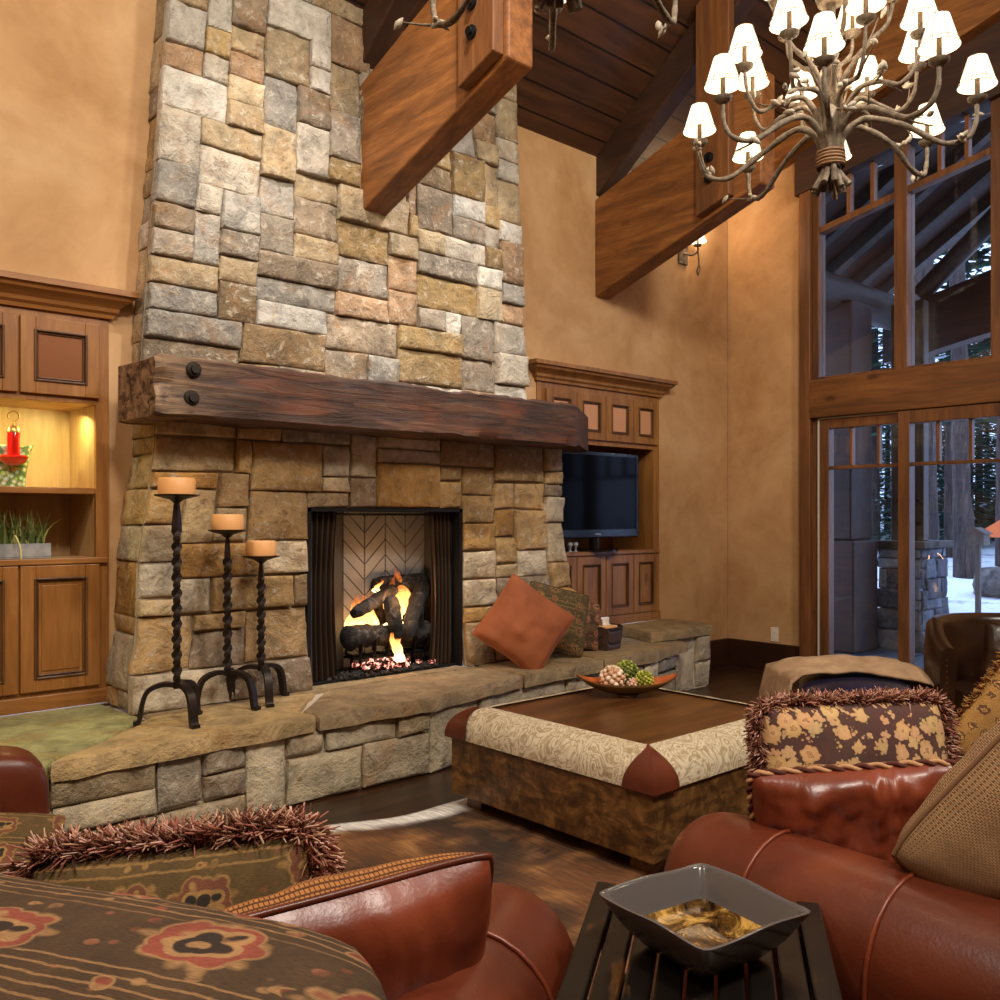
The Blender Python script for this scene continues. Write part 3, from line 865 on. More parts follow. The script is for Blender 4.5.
stones(q, 4, 16, lambda x, z, d: mp_lowl(x*0.9, z, d), rng, LO_PAL, (2, 4), (1, 3), relief=0.02)
def mp_lowr(x, z, d):
    Z = zmap(z); X = lerp_tab(lowR, Z)
    return (X + d*0.8 - 0.02, YF + 0.02 + x*0.083, Z)
stones(q, 4, 16, mp_lowr, rng, LO_PAL, (2, 4), (1, 3), relief=0.02)
q.build('fireplace_surround', M['stone'], fire, FO, smooth=60, colors=True)
q = MB()
for xa, xb, za, zb in ((0, 10, 0, 16), (10, 22, 11, 16), (22, 32, 0, 16)):
    q.grid(lambda u, v: mp_low(xa+(xb-xa)*u, za+(zb-za)*v, -0.022), 8, 10)
q.grid(lambda u, v: mp_lowl(3.6*u, 16*v, -0.02), 4, 10); q.grid(lambda u, v: mp_lowr(4*u, 16*v, -0.02), 4, 10)
q.build('mortar_joint', M['mortar'], fire, FO, smooth=0)
def mp_up(x, z, d):
    Z = 1.93 + z*0.0671; a, b_ = lerp_tab(upL, Z), lerp_tab(upR, Z)
    return (a+(b_-a)*x/36, YU - d, Z)
q = MB()
stones(q, 36, 36, mp_up, rng, UP_PAL, (3, 7), (2, 4), relief=0.04)
def mp_upl(x, z, d):
    Z = 1.93 + z*0.0671
    return (lerp_tab(upL, Z) - d*0.6 + 0.025, YU + 0.02 + (2-x)*0.1, Z)
stones(q, 2, 36, mp_upl, rng, UP_PAL, (2, 2), (2, 5), relief=0.02)
q.build('chimney_breast', M['stone'], fire, FO, smooth=60, colors=True)
q = MB(); q.grid(lambda u, v: mp_up(36*u, 36*v, -0.02), 10, 20); q.grid(lambda u, v: mp_upl(2*u, 36*v, -0.015), 2, 20)
q.build('mortar_joint', M['mortar'], fire, FO, smooth=0)
# shelf of stone under the upper chimney, hidden by the mantel
q = MB(); q.box((1.64, 4.385, 1.76), (4.30, 4.6, 1.94)); q.build('corbel_course', M['mortar'], fire, FO, smooth=0)

# firebox
fb = thing('firebox', 'black steel firebox with grey herringbone brick back and mesh curtains', 'firebox', (2.978, 4.5, HZ))
BO = (2.978, 4.5, HZ)
YB = 4.595
PL_, PR_ = 2.87, 3.475
q = MB(); t_ = 0.02
q.box((FBL, YF-0.005, HZ+0.001), (FBL+t_, YB, FBT)); q.box((FBR-t_, YF-0.005, HZ+0.001), (FBR, YB, FBT))
q.box((FBL, YF-0.005, FBT-t_), (FBR, YB, FBT)); q.box((FBL, YF+0.03, HZ+0.001), (FBR, YB, HZ+0.012)); q.box((FBL, YB, HZ+0.001), (FBR, YB+0.02, FBT))
q.build('steel_shell', M['fire_steel'], fb, BO, smooth=0)
# herringbone: bricks at +-45 degrees meeting in vertical chevrons, clipped to panel
def chevrons(mb, x0, x1, z0, z1, ncol, pitch, place):
    cw = (x1-x0)/ncol
    jt = 0.010
    for c_ in range(ncol):
        s_ = 1 if c_ % 2 == 0 else -1
        xa, xb = x0+c_*cw+0.004, x0+(c_+1)*cw-0.004
        n = int((z1-z0+cw)/pitch)+3
        for k in range(n):
            zb0 = z0 - cw + k*pitch
            poly = []
            for x, off in ((xa, 0), (xb, 0), (xb, pitch-jt), (xa, pitch-jt)):
                u = (x-x0-c_*cw)
                poly.append([x, zb0 + off + (u if s_ < 0 else cw-u)])
            # clip in z
            def clip(p, lo):
                out = []
                for i in range(len(p)):
                    a, b_ = p[i], p[(i+1) % len(p)]
                    ia = a[1] >= z0 if lo else a[1] <= z1
                    ib = b_[1] >= z0 if lo else b_[1] <= z1
                    if ia: out.append(a)
                    if ia != ib:
                        zc = z0 if lo else z1; t = (zc-a[1])/(b_[1]-a[1]); out.append([a[0]+(b_[0]-a[0])*t, zc])
                return out
            poly = clip(poly, True)
            if len(poly) >= 3: poly = clip(poly, False)
            if len(poly) < 3: continue
            f = [mb.vert(place(a, b_, 0.006)) for a, b_ in poly]; g = [mb.vert(place(a, b_, 0)) for a, b_ in poly]
            mb.face(f)
            for i in range(len(f)):
                j = (i+1) % len(f); mb.face([f[j], f[i], g[i], g[j]])
q = MB(); q.box((PL_, YB-0.012, HZ+0.01), (PR_, YB-0.001, FBT-0.02)); q.build('brick_joint', M['joint'], fb, BO, smooth=0)
q = MB(); chevrons(q, PL_, PR_, HZ+0.02, FBT-0.02, 4, 0.095, lambda a, b_, d: (a, YB-0.012-d, b_))
q.build('brick_panel', M['firebrick'], fb, BO, smooth=0)
for sgn, xe, wx in ((1, PL_, 0.36), (-1, PR_, 0.012)):
    q = MB()
    q.grid(lambda u, v: (xe - sgn*wx*u, YB-0.012-0.26*u, HZ+0.02+0.93*v), 6, 3, flip=sgn > 0)
    q.build('side_panel', M['joint'], fb, BO)
# pleated mesh curtains
for sgn, xe in ((1, FBL+0.03), (-1, FBR-0.03)):
    q = MB()
    wdt = 0.20 if sgn > 0 else 0.17
    q.grid(lambda u, v: (xe + sgn*wdt*u*(1-0.12*math.sin(v*PI)), YF+0.07+0.018*math.sin(u*PI*11+0.6*math.sin(v*5))*(1-0.3*v), HZ+0.015+0.925*v), 66, 10)
    q.build('mesh_curtain', M['curtain'], fb, BO, smooth=180)
q = MB(); q.tube([(FBL+0.02, YF+0.07, FBT-0.035), (FBR-0.02, YF+0.07, FBT-0.035)], 0.007, 6); q.build('curtain_rod', M['black_iron'], fb, BO)

# logs, grate and flames
FX = 0.12
def fy(y): return 4.33+(y-4.33)*0.72
gr = thing('fire_grate', 'black iron grate holding the burning logs', 'grate', (3.1, 4.45, HZ+0.012))
GO = (3.1, 4.45, HZ+0.012)
for k in range(6):
    x = 2.74+FX+k*0.096
    q = MB(); q.tube(smooth_path([(x, 4.36, HZ+0.20), (x, 4.37, HZ+0.13), (x, 4.40, HZ+0.105), (x, 4.51, HZ+0.105), (x, 4.53, HZ+0.13)]), 0.009, 6); q.build('bar', M['black_iron'], gr, GO)
q = MB()
for y in (4.41, 4.50): q.tube([(2.71+FX, y, HZ+0.095), (3.25+FX, y, HZ+0.095)], 0.009, 6)
q.build('cross_bar', M['black_iron'], gr, GO)
for x in (2.76+FX, 3.20+FX):
    for y in (4.41, 4.50):
        q = MB(); q.tube([(x, y, HZ+0.013), (x, y, HZ+0.095)], 0.009, 6); q.build('leg', M['black_iron'], gr, GO)
def log(a, b_, r0, r1, label, seed, bend=0.02):
    a, b_ = Vector((a[0]+FX, fy(a[1]), a[2])), Vector((b_[0]+FX, fy(b_[1]), b_[2])); n = 12; rg = random.Random(seed)
    off = Vector((rg.uniform(-1, 1), rg.uniform(-1, 1), rg.uniform(-1, 1)))*bend
    q = MB(); pth = [a.lerp(b_, i/n)+off*math.sin(PI*i/n) for i in range(n+1)]
    q.tube(pth, [(r0+(r1-r0)*i/n)*(1+0.12*fbm(i*0.6, seed, 0)) * (0.75 if i in (0, n) else 1) for i in range(n+1)], 14)
    for i, p in enumerate(q.v):
        d = 0.010*fbm(p[0]*22, p[1]*22, p[2]*22+seed); c = pth[min(n, i//14)]
        v = (Vector(p)-c); q.v[i] = tuple(Vector(p)+(v.normalized()*d if v.length > 1e-6 else Vector()))
    return tag(q.build('firewood_log', M['char'], None, tuple(a), smooth=70), label, 'log', 'burning logs in the firebox')
log((2.66, 4.43, HZ+0.215), (2.98, 4.44, HZ+0.205), 0.072, 0.060, 'thick ash-grey log lying low at the left of the fire', 1)
log((3.02, 4.46, HZ+0.20), (3.30, 4.50, HZ+0.215), 0.062, 0.066, 'charred log lying low at the right of the fire', 2)
log((2.68, 4.36, HZ+0.36), (3.03, 4.50, HZ+0.475), 0.036, 0.042, 'slim charred log slanting up across the top left of the fire', 3, 0.025)
log((2.98, 4.34, HZ+0.20), (2.96, 4.42, HZ+0.43), 0.042, 0.05, 'dark upright log in the middle between the flames', 4, 0.03)
log((3.04, 4.33, HZ+0.19), (3.26, 4.50, HZ+0.49), 0.042, 0.056, 'grey forked log leaning to the right over the fire', 5, 0.04)
log((2.93, 4.60, HZ+0.50), (3.32, 4.58, HZ+0.50), 0.05, 0.06, 'charred log lying across the top at the back of the fire', 6)
log((2.84, 4.62, HZ+0.30), (3.22, 4.62, HZ+0.31), 0.07, 0.07, 'charred back log behind the flames', 7)
def flame(name, x, y, z, w_, h, label, seed, lean=0.0):
    rg = random.Random(seed); q = MB(); x += FX; y = fy(y)
    for k in range(3):
        ph = rg.uniform(0, 6); ww = w_*rg.uniform(0.6, 1.0); hh_ = h*rg.uniform(0.7, 1.0); xo = rg.uniform(-0.3, 0.3)*w_; ang = rg.uniform(0, PI)
        def fn(u, v):
            rr = ww*0.5*(math.sin(PI*min(1, v*0.85+0.15))**0.8)*(1-v)**0.35
            a = u*2*PI
            return (x+xo+lean*v+rr*math.cos(a)+0.02*math.sin(v*7+ph), y+rr*0.4*math.sin(a)+0.01*k, z+hh_*v)
        q.grid(fn, 12, 12, closed_u=True, uv=True)
    return tag(q.build(name, M['flame'], None, (x, y, z), smooth=180), label, 'flame', 'flames of the fire')
flame('flame', 2.84, 4.49, HZ+0.22, 0.24, 0.26, 'broad yellow flame behind the slanting log on the left', 1, 0.03)
flame('flame', 3.08, 4.54, HZ+0.24, 0.20, 0.44, 'tall yellow flame rising in the middle right of the fire', 2, 0.02)
flame('flame', 2.965, 4.31, HZ+0.06, 0.09, 0.24, 'narrow orange flame licking up under the centre log', 3, -0.01)
flame('flame', 2.93, 4.52, HZ+0.46, 0.04, 0.09, 'small orange flame by the top log', 4, 0.01)
rg = random.Random(3); q = MB()
for k in range(42):
    x = rg.gauss(3.04, 0.12); y = rg.uniform(4.30, 4.42)
    q.sphere((x, y, HZ+0.035+rg.uniform(0, 0.05)*(1-abs(x-3.04)/0.4)), (rg.uniform(0.015, 0.032), 0.018, rg.uniform(0.010, 0.02)), 7, 5, jit=0.006, rng=rg)
o = q.build('ember_bed', M['ember'], None, (3.04, 4.36, HZ+0.012), smooth=0); tag(o, 'bed of glowing red embers under the grate', 'embers'); o['kind'] = 'stuff'
q = MB()
for k in range(260):
    x = rg.uniform(2.60, 3.36); y = rg.uniform(4.27, 4.45)
    q.sphere((x, y, HZ+0.018), (rg.uniform(0.008, 0.016),)*2+(0.010,), 5, 4, jit=0.003, rng=rg)
o = q.build('lava_gravel', M['gravel'], None, (2.98, 4.36, HZ+0.012), smooth=0); tag(o, 'dark lava gravel along the front of the firebox floor', 'gravel'); o['kind'] = 'stuff'
pl_ = bpy.data.lights.new('fire_glow', 'POINT'); pl_.energy = 5; pl_.color = (1.0, 0.5, 0.2); pl_.shadow_soft_size = 0.08
o = bpy.data.objects.new('fire_glow', pl_); COL.objects.link(o); o.location = (3.08, 4.34, HZ+0.42)

# mantel beam
mt = thing('mantel_beam', 'hewn reclaimed timber mantel beam across the stone chimney', 'mantel', (2.9, 4.2, 1.71))
MO = (2.9, 4.2, 1.71)
q = MB(); nS = 90; per = [(0, 0), (0.25, 0), (0.5, 0), (0.75, 0), (0.96, 0), (1, 0.05), (1, 0.3), (1, 0.55), (1, 0.8), (1, 0.95), (0.96, 1), (0.7, 1), (0.4, 1), (0, 1)]
rings = []
for i in range(nS+1):
    s_ = i/nS; ring = []
    for a, (py, pz) in enumerate(per):
        depth = 0.40
        x = 1.53 + (4.27+0.50*(1-py)-1.53)*s_ if True else 0
        x += (1-py)*(-0.03)*(1-s_)
        y = 4.37 - depth*py; z = 1.712 + 0.272*pz
        e = 0.016*fbm(s_*9, py*2+3, pz*3) + 0.010*fbm(s_*30, py*4, pz*5)
        chip = -0.05*max(0, fbm(s_*6+5, 1.3, 0.2)-0.15) if py >= 0.96 and pz in (0, 0.05, 0.95, 1) else 0
        groove = -0.018*math.exp(-((pz-0.55+0.12*math.sin(s_*5))/0.07)**2)*max(0, 1-s_*1.4) if py == 1 else 0
        endr = min(1, s_/0.012, (1-s_)/0.02)
        y += -(e+groove) * (1 if py > 0.9 else 0) + (1-endr)*0.025*(py-0.5)
        z += (e*0.8) * (1 if pz in (0, 1) else 0) + (-chip if pz < 0.5 else chip) + (1-endr)*0.03*(0.5-pz)
        if pz in (0, 0.05) and s_ < 0.06: z -= 0.02*(1-s_/0.06)*(1-py*0.6)
        ring.append(q.vert((x, y, z)))
    rings.append(ring)
for i in range(nS):
    for k in range(len(per)-1):
        q.face([rings[i][k], rings[i+1][k], rings[i+1][k+1], rings[i][k+1]])
    q.face([rings[i][-1], rings[i+1][-1], rings[i+1][0], rings[i][0]])
q.face(rings[0][::-1]); q.face(rings[-1])
q.build('beam', M['mantel'], mt, MO, smooth=30)
for x, z in ((1.70, 1.93), (1.69, 1.80), (1.93, 1.72+0.14)):
    if x > 1.9: continue
    q = MB(); q.lathe([(0, 0), (0.036, 0), (0.036, 0.010), (0.030, 0.016), (0.019, 0.017), (0.019, 0.034), (0, 0.034)], (x, 3.975, z), 14, 0, Matrix.Rotation(PI/2, 4, 'X'), cap=False)
    q.build('bolt', M['bolt'], mt, MO)

# hearth
he = thing('stone_hearth', 'raised stone hearth bench with flagstone top in front of the fireplace', 'hearth', (3.0, 4.0, FL))
HO = (3.0, 4.0, FL)
def slab(poly, z0, z1, name, col, jit=0.012, seed=0, mat='flag'):
    rg = random.Random(seed); P = []
    n = len(poly)
    for i in range(n):
        a, b_ = Vector(poly[i]), Vector(poly[(i+1) % n]); k = max(1, int((b_-a).length/0.09))
        for t in range(k):
            p = a.lerp(b_, t/k); P.append((p.x+rg.uniform(-jit, jit), p.y+rg.uniform(-jit, jit)))
    cx = sum(p[0] for p in P)/len(P); cy = sum(p[1] for p in P)/len(P)
    q = MB(); c = tuple(col)
    bot = [q.vert((x, y, z0+rg.uniform(0, 0.008)), c) for x, y in P]
    mid = [q.vert((x+(x-cx)*0.004, y+(y-cy)*0.006, (z0+z1)/2+rg.uniform(-0.01, 0.01)), c) for x, y in P]
    top0 = [q.vert((x, y, z1-0.010), c) for x, y in P]
    top = [q.vert((cx+(x-cx)*0.985, cy+(y-cy)*0.985, z1), c) for x, y in P]
    m_ = len(P)
    for i in range(m_):
        j = (i+1) % m_
        q.face([bot[i], bot[j], mid[j], mid[i]]); q.face([mid[i], mid[j], top0[j], top0[i]]); q.face([top0[i], top0[j], top[j], top[i]])
    q.face(top); q.face(bot[::-1])
    return q.build(name, M[mat], he, HO, smooth=50, colors=True)
g = 0.012
slab([(-0.6, 3.46), (0.96, 3.575), (1.02, 3.66), (1.18, 3.76), (1.40, 3.97), (1.53, 4.10), (1.50, 4.57), (-0.6, 4.57)], 0.278, 0.35, 'flagstone', lin(158, 152, 100), 0.008, 1)
slab([(0.985, 3.575), (1.5, 3.60), (2.13, 3.622), (2.11, 3.75), (2.40, 4.10), (1.9, 4.14), (1.56, 4.09), (1.42, 3.95), (1.20, 3.74), (1.04, 3.65)], 0.272, 0.352, 'flagstone', lin(184, 154, 106), 0.008, 2)
slab([(2.155, 3.622), (2.8, 3.605), (3.24, 3.69), (3.55, 3.75), (3.60, 4.10), (3.2, 4.16), (2.45, 4.10), (2.14, 3.75)], 0.275, 0.35, 'flagstone', lin(156, 132, 98), 0.008, 3)
slab([(3.575, 3.755), (4.3, 3.80), (4.35, 4.15), (4.4, 4.24), (3.60, 4.24), (3.63, 4.1)], 0.275, 0.351, 'flagstone', lin(154, 130, 92), 0.008, 4)
slab([(4.325, 3.805), (4.85, 3.83), (5.38, 3.95), (5.43, 4.13), (4.9, 4.20), (4.8, 4.57), (4.70, 4.57), (4.42, 4.22), (4.38, 4.14)], 0.275, 0.35, 'flagstone', lin(150, 124, 84), 0.008, 5)
slab([(1.56, 4.02), (1.9, 4.15), (2.4, 4.13), (3.2, 4.19), (3.57, 4.14), (3.57, 4.28), (1.54, 4.28)], 0.28, 0.349, 'flagstone', lin(160, 136, 100), 0.006, 6)
slab([(4.93, 4.23), (5.3, 4.18), (5.3, 4.57), (4.83, 4.57)], 0.28, 0.352, 'flagstone', lin(146, 130, 104), 0.006, 7)
# raised step at the right end
slab([(5.15, 4.08), (5.55, 4.06), (5.90, 4.09), (6.02, 4.30), (6.0, 4.57), (5.30, 4.57)], 0.352, 0.425, 'flagstone', lin(152, 126, 82), 0.01, 8)
q = MB(); q.prism([(-0.6, 3.53), (1.0, 3.635), (2.06, 3.68), (2.8, 3.67), (3.58, 3.82), (4.85, 3.925), (5.30, 4.06), (5.36, 4.57), (-0.6, 4.57)], FL, 0.334)
q.prism([(5.36, 4.12), (5.86, 4.12), (5.95, 4.3), (5.95, 4.57), (5.36, 4.57)], FL, 0.35)
q.build('grout_bed', M['grout'], he, HO, smooth=0)
# face stones
front = [(-0.6, 3.50), (0.97, 3.605), (2.13, 3.655), (2.8, 3.64), (3.24, 3.725), (3.58, 3.79), (4.3, 3.84), (4.85, 3.87), (5.36, 3.985)]
lens = [0]
for a, b_ in zip(front, front[1:]): lens.append(lens[-1]+math.hypot(b_[0]-a[0], b_[1]-a[1]))
def mp_face(x, z, d):
    s_ = x*0.1
    for i in range(len(front)-1):
        if s_ <= lens[i+1] or i == len(front)-2:
            t = (s_-lens[i])/(lens[i+1]-lens[i]); a, b_ = front[i], front[i+1]
            dx, dy = b_[0]-a[0], b_[1]-a[1]; L = math.hypot(dx, dy)
            return (a[0]+dx*t+dy/L*d, a[1]+dy*t-dx/L*d, FL+0.003+z*0.109)
q = MB(); stones(q, int(lens[-1]/0.1), 3, mp_face, random.Random(5), HE_PAL, (2, 4), (1, 3), relief=0.015, gap=0.06)
def mp_end(x, z, d): return (5.37+d, 4.0+x*0.12, FL+0.003+z*0.109)
stones(q, 1, 3, mp_end, random.Random(6), HE_PAL, (1, 1), (1, 3))
def mp_st(x, z, d): return (5.40+x*0.1, 4.11-d, FL+0.003+z*0.098)
stones(q, 5, 4, mp_st, random.Random(8), HE_PAL, (2, 3), (2, 4))
def mp_st2(x, z, d): return (5.90+d+0.01*x, 4.14+x*0.1, FL+0.003+z*0.098)
stones(q, 4, 4, mp_st2, random.Random(9), HE_PAL, (2, 3), (2, 4))
q.build('face_stone', M['stone'], he, HO, smooth=60, colors=True)

# ------------------------------------------------------------------ cabinets
def ringbox(q, x0, x1, z0, z1, w_, y0, y1, m=0):
    for lo, hi in (((x0, z0), (x0+w_, z1)), ((x1-w_, z0), (x1, z1)), ((x0+w_, z0), (x1-w_, z0+w_)), ((x0+w_, z1-w_), (x1-w_, z1))):
        q.box((lo[0], y0, lo[1]), (hi[0], y1, hi[1]), m)

def cab_door(par, O, x0, x1, z0, z1, y, panel='alder', fw=0.068, mats='alder'):
    q = MB(); ringbox(q, x0+0.003, x1-0.003, z0+0.003, z1-0.003, fw, y-0.022, y)
    d = q.build('door', M[mats], par, O, smooth=0, bevel=(0.003, 2))
    q = MB(); ringbox(q, x0+fw-0.006, x1-fw+0.006, z0+fw-0.006, z1-fw+0.006, 0.011, y-0.030, y-0.006)
    ringbox(q, x0+fw+0.008, x1-fw-0.008, z0+fw+0.008, z1-fw-0.008, 0.008, y-0.018, y-0.004)
    k = q.build('door_moulding', M['glaze'], d, O, smooth=0, bevel=(0.004, 2))
    q = MB(); q.box((x0+fw-0.004, y-0.010, z0+fw-0.004), (x1-fw+0.004, y-0.002, z1-fw+0.004))
    if panel == 'alder':
        q.box((x0+fw+0.03, y-0.015, z0+fw+0.03), (x1-fw-0.03, y-0.004, z1-fw-0.03))
    q.build('door_panel', M[panel], d, O, smooth=0, bevel=(0.003, 2))
    return d

def crown(q, x0, x1, z, y, cap_left=True):
    prof = [(0.0, 0.0), (0.018, 0.0), (0.022, 0.018), (0.036, 0.030), (0.040, 0.048), (0.058, 0.066), (0.085, 0.082), (0.094, 0.100), (0.110, 0.104), (0.110, 0.132), (0.0, 0.132)]
    A = [q.vert((x0-o_, y-o_, z+h)) for o_, h in prof]; B = [q.vert((x1+o_, y-o_, z+h)) for o_, h in prof]
    C = [q.vert((x1+o_, y+0.01, z+h)) for o_, h in prof]; D = [q.vert((x0-o_, y+0.01, z+h)) for o_, h in prof]
    for i in range(len(prof)-1):
        q.face([A[i], B[i], B[i+1], A[i+1]]); q.face([B[i], C[i], C[i+1], B[i+1]]); q.face([D[i], A[i], A[i+1], D[i+1]])
    q.face([A[-1], B[-1], C[-1], D[-1]])

def cabinet(label, x0, x1, z0, doors, z_low, z_up, nich, pan_up, niche_mat, shelf_z=None, face='alder'):
    """doors: list of (xa, xb); z_low/z_up door ranges; nich (xa,xb,za,zb)"""
    O = ((x0+x1)/2, 4.8, z0)
    c = thing('built_in_cabinet', label, 'cabinet', O)
    y = 4.59; top = 2.235
    q = MB()
    nx0, nx1, nz0, nz1 = nich
    for lo, hi in (((x0, z0), (nx0, top)), ((nx1, z0), (x1, top)), ((nx0, z0), (nx1, nz0)), ((nx0, nz1), (nx1, top))):
        q.box((lo[0], y, lo[1]), (hi[0], 4.62, hi[1]))
    q.build('face_frame', M[face], c, O, smooth=0)
    q = MB()
    q.box((nx0-0.02, 4.62, nz0-0.02), (nx0, 5.0, nz1+0.02)); q.box((nx1, 4.62, nz0-0.02), (nx1+0.02, 5.0, nz1+0.02))
    q.box((nx0-0.02, 5.0, nz0-0.02), (nx1+0.02, 5.02, nz1+0.02)); q.box((nx0, 4.62, nz0-0.02), (nx1, 5.0, nz0)); q.box((nx0, 4.62, nz1), (nx1, 5.0, nz1+0.02))
    q.build('niche', M[niche_mat], c, O, smooth=0)
    q = MB(); q.box((x0, 4.572, z0+0.001), (x1, 4.59, z0+0.07)); q.build('plinth', M['alder_x' if face == 'alder' else 'alder_dark'], c, O, smooth=0, bevel=(0.004, 2))
    q = MB(); q.box((x0+0.01, 4.566, nz0-0.026), (x1-0.01, 4.62, nz0+0.002)); q.build('counter_edge', M['alder_x' if face == 'alder' else 'alder_dark'], c, O, smooth=0, bevel=(0.004, 2))
    q = MB(); crown(q, x0, x1, top-0.002, y); q.build('crown_moulding', M['alder_x' if face == 'alder' else 'alder_dark'], c, O, smooth=30)
    if shelf_z:
        q = MB(); q.box((nx0, 4.605, shelf_z-0.03), (nx1, 5.0, shelf_z)); q.build('shelf', M['alder_x'], c, O, smooth=0, bevel=(0.003, 2))
    for xa, xb in doors:
        cab_door(c, O, xa, xb, z_low[0], z_low[1], y, 'alder' if face == 'alder' else face, 0.066, face)
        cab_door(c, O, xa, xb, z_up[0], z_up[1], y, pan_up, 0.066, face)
    return c
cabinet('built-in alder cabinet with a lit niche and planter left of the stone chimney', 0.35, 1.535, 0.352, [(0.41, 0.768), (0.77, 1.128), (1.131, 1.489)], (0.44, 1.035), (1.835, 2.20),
        (0.42, 1.475, 1.062, 1.81), 'copper_dim', 'alder_pale', 1.402)
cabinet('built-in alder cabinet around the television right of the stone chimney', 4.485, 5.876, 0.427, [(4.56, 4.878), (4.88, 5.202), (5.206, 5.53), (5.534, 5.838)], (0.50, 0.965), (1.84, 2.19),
        (4.56, 5.80, 0.997, 1.805), 'copper_lit', 'alder_dark', None, 'alder_dark')
area('niche_light', (1.40, 4.72, 1.79), (1.30, 4.80, 1.4), 0.05, 2.4, (0.98, 0.95, 0.42), 170)
area('niche_light', (0.9, 4.78, 1.79), (1.0, 4.90, 1.4), 0.05, 3.0, (0.98, 0.95, 0.42), 170)

# objects in the left niche
fd = thing('hummingbird_feeder', 'red glass bird feeder with a wire hook above the green mosaic vase', 'feeder', (1.145, 4.735, 1.505))
q = MB(); q.lathe([(0.0, 0.0), (0.03, 0.0), (0.055, 0.018), (0.066, 0.04), (0.058, 0.048), (0.0, 0.05)], (0, 0, 0), 20, cap=False); q.build('feeding_dish', M['red_glass'], fd)
q = MB(); q.lathe([(0.0, 0.045), (0.026, 0.045), (0.028, 0.06), (0.028, 0.16), (0.02, 0.176), (0, 0.178)], (0, 0, 0), 18, cap=False); q.build('bottle', M['red_glass'], fd)
q = MB(); q.lathe([(0.0, 0.156), (0.0295, 0.156), (0.0295, 0.17), (0.02, 0.186), (0, 0.19)], (0, 0, 0), 18, cap=False)
pts = [(0.024*math.cos(a), 0, 0.235+0.024*math.sin(a)) for a in [PI*1.5+k*PI/10 for k in range(18)]]
q.tube([(0, 0, 0.185), (0, 0, 0.212)]+pts, 0.0035, 6); q.build('hook', M['brass'], fd)
vs_ = thing('mosaic_vase', 'flared green mosaic vase standing on the niche shelf', 'vase', (1.14, 4.80, 1.402))
q = MB()
def vf(u, v):
    a = u*2*PI; w_ = 0.070+0.032*v**1.6+0.03*max(0, v-0.8); t_ = 0.035+0.012*v
    return (w_*math.copysign(abs(math.cos(a))**0.7, math.cos(a)), t_*math.copysign(abs(math.sin(a))**0.7, math.sin(a)), 0.19*v+0.02*v*v*abs(math.cos(a)))
ids = q.grid(vf, 28, 10, closed_u=True); q.face([r[0] for r in ids][::-1]); q.face([r[-1] for r in ids])
q.build('body', M['mosaic'], vs_, smooth=60)
# feeder hangs on the vase rim: small wire stake
q = MB(); q.tube([(0, 0.0, 0.0), (0, 0.03, -0.02), (0, 0.05, -0.06), (0, 0.055, -0.09)], 0.004, 6); q.build('stake', M['brass'], fd)

pt = thing('grass_planter', 'grey zinc trough planter of spiky grass on the cabinet ledge', 'planter', (1.10, 4.72, 1.064))
q = MB()
ringbox(q, -0.20, 0.19, -0.06, 0.06, 0.008, 0, 0.07)
q = MB(); 
for lo, hi in (((-0.20, -0.06, 0), (0.19, 0.06, 0.008)), ((-0.20, -0.06, 0.006), (0.19, -0.052, 0.07)), ((-0.20, 0.052, 0.006), (0.19, 0.06, 0.07)), ((-0.20, -0.052, 0.006), (-0.192, 0.052, 0.07)), ((0.182, -0.052, 0.006), (0.19, 0.052, 0.07))): q.box(lo, hi)
q.build('trough', M['zinc'], pt, smooth=0)
q = MB(); q.box((-0.192, -0.052, 0.01), (0.182, 0.052, 0.058)); q.build('soil', M['gravel'], pt, smooth=0)
rg = random.Random(21); q = MB()
for k in range(190):
    x = rg.uniform(-0.18, 0.17); y = rg.uniform(-0.045, 0.045); h = rg.uniform(0.09, 0.2); lx = rg.gauss(0, 0.06); ly = rg.gauss(-0.01, 0.04)
    c = lin(*rg.choice(((96, 104, 44), (136, 138, 70), (64, 76, 32), (176, 168, 106), (80, 88, 46))))
    w_ = rg.uniform(0.003, 0.007); n = 5; L_ = []
    for i in range(n+1):
        t = i/n; px = x+lx*t*t; py = y+ly*t*t; pz = 0.055+h*(t-0.25*t*t*t*(abs(lx)*8)); ww = w_*(1-t*0.9)
        L_.append((q.vert((px-ww, py, pz), c), q.vert((px+ww, py+0.002, pz), c)))
    for i in range(n): q.face([L_[i][0], L_[i][1], L_[i+1][1], L_[i+1][0]])
for x in (0.04,):
    P = smooth_path([(x, -0.04, 0.06), (x-0.01, -0.075, 0.11), (x+0.01, -0.09, 0.05), (x+0.012, -0.092, -0.02)])
    c = lin(206, 196, 120); L_ = [(q.vert(p-Vector((0.003, 0, 0)), c), q.vert(p+Vector((0.003, 0, 0)), c)) for p in P]
    for i in range(len(L_)-1): q.face([L_[i][0], L_[i][1], L_[i+1][1], L_[i+1][0]])
q.build('grass', M['leafy'], pt, smooth=0, colors=True)

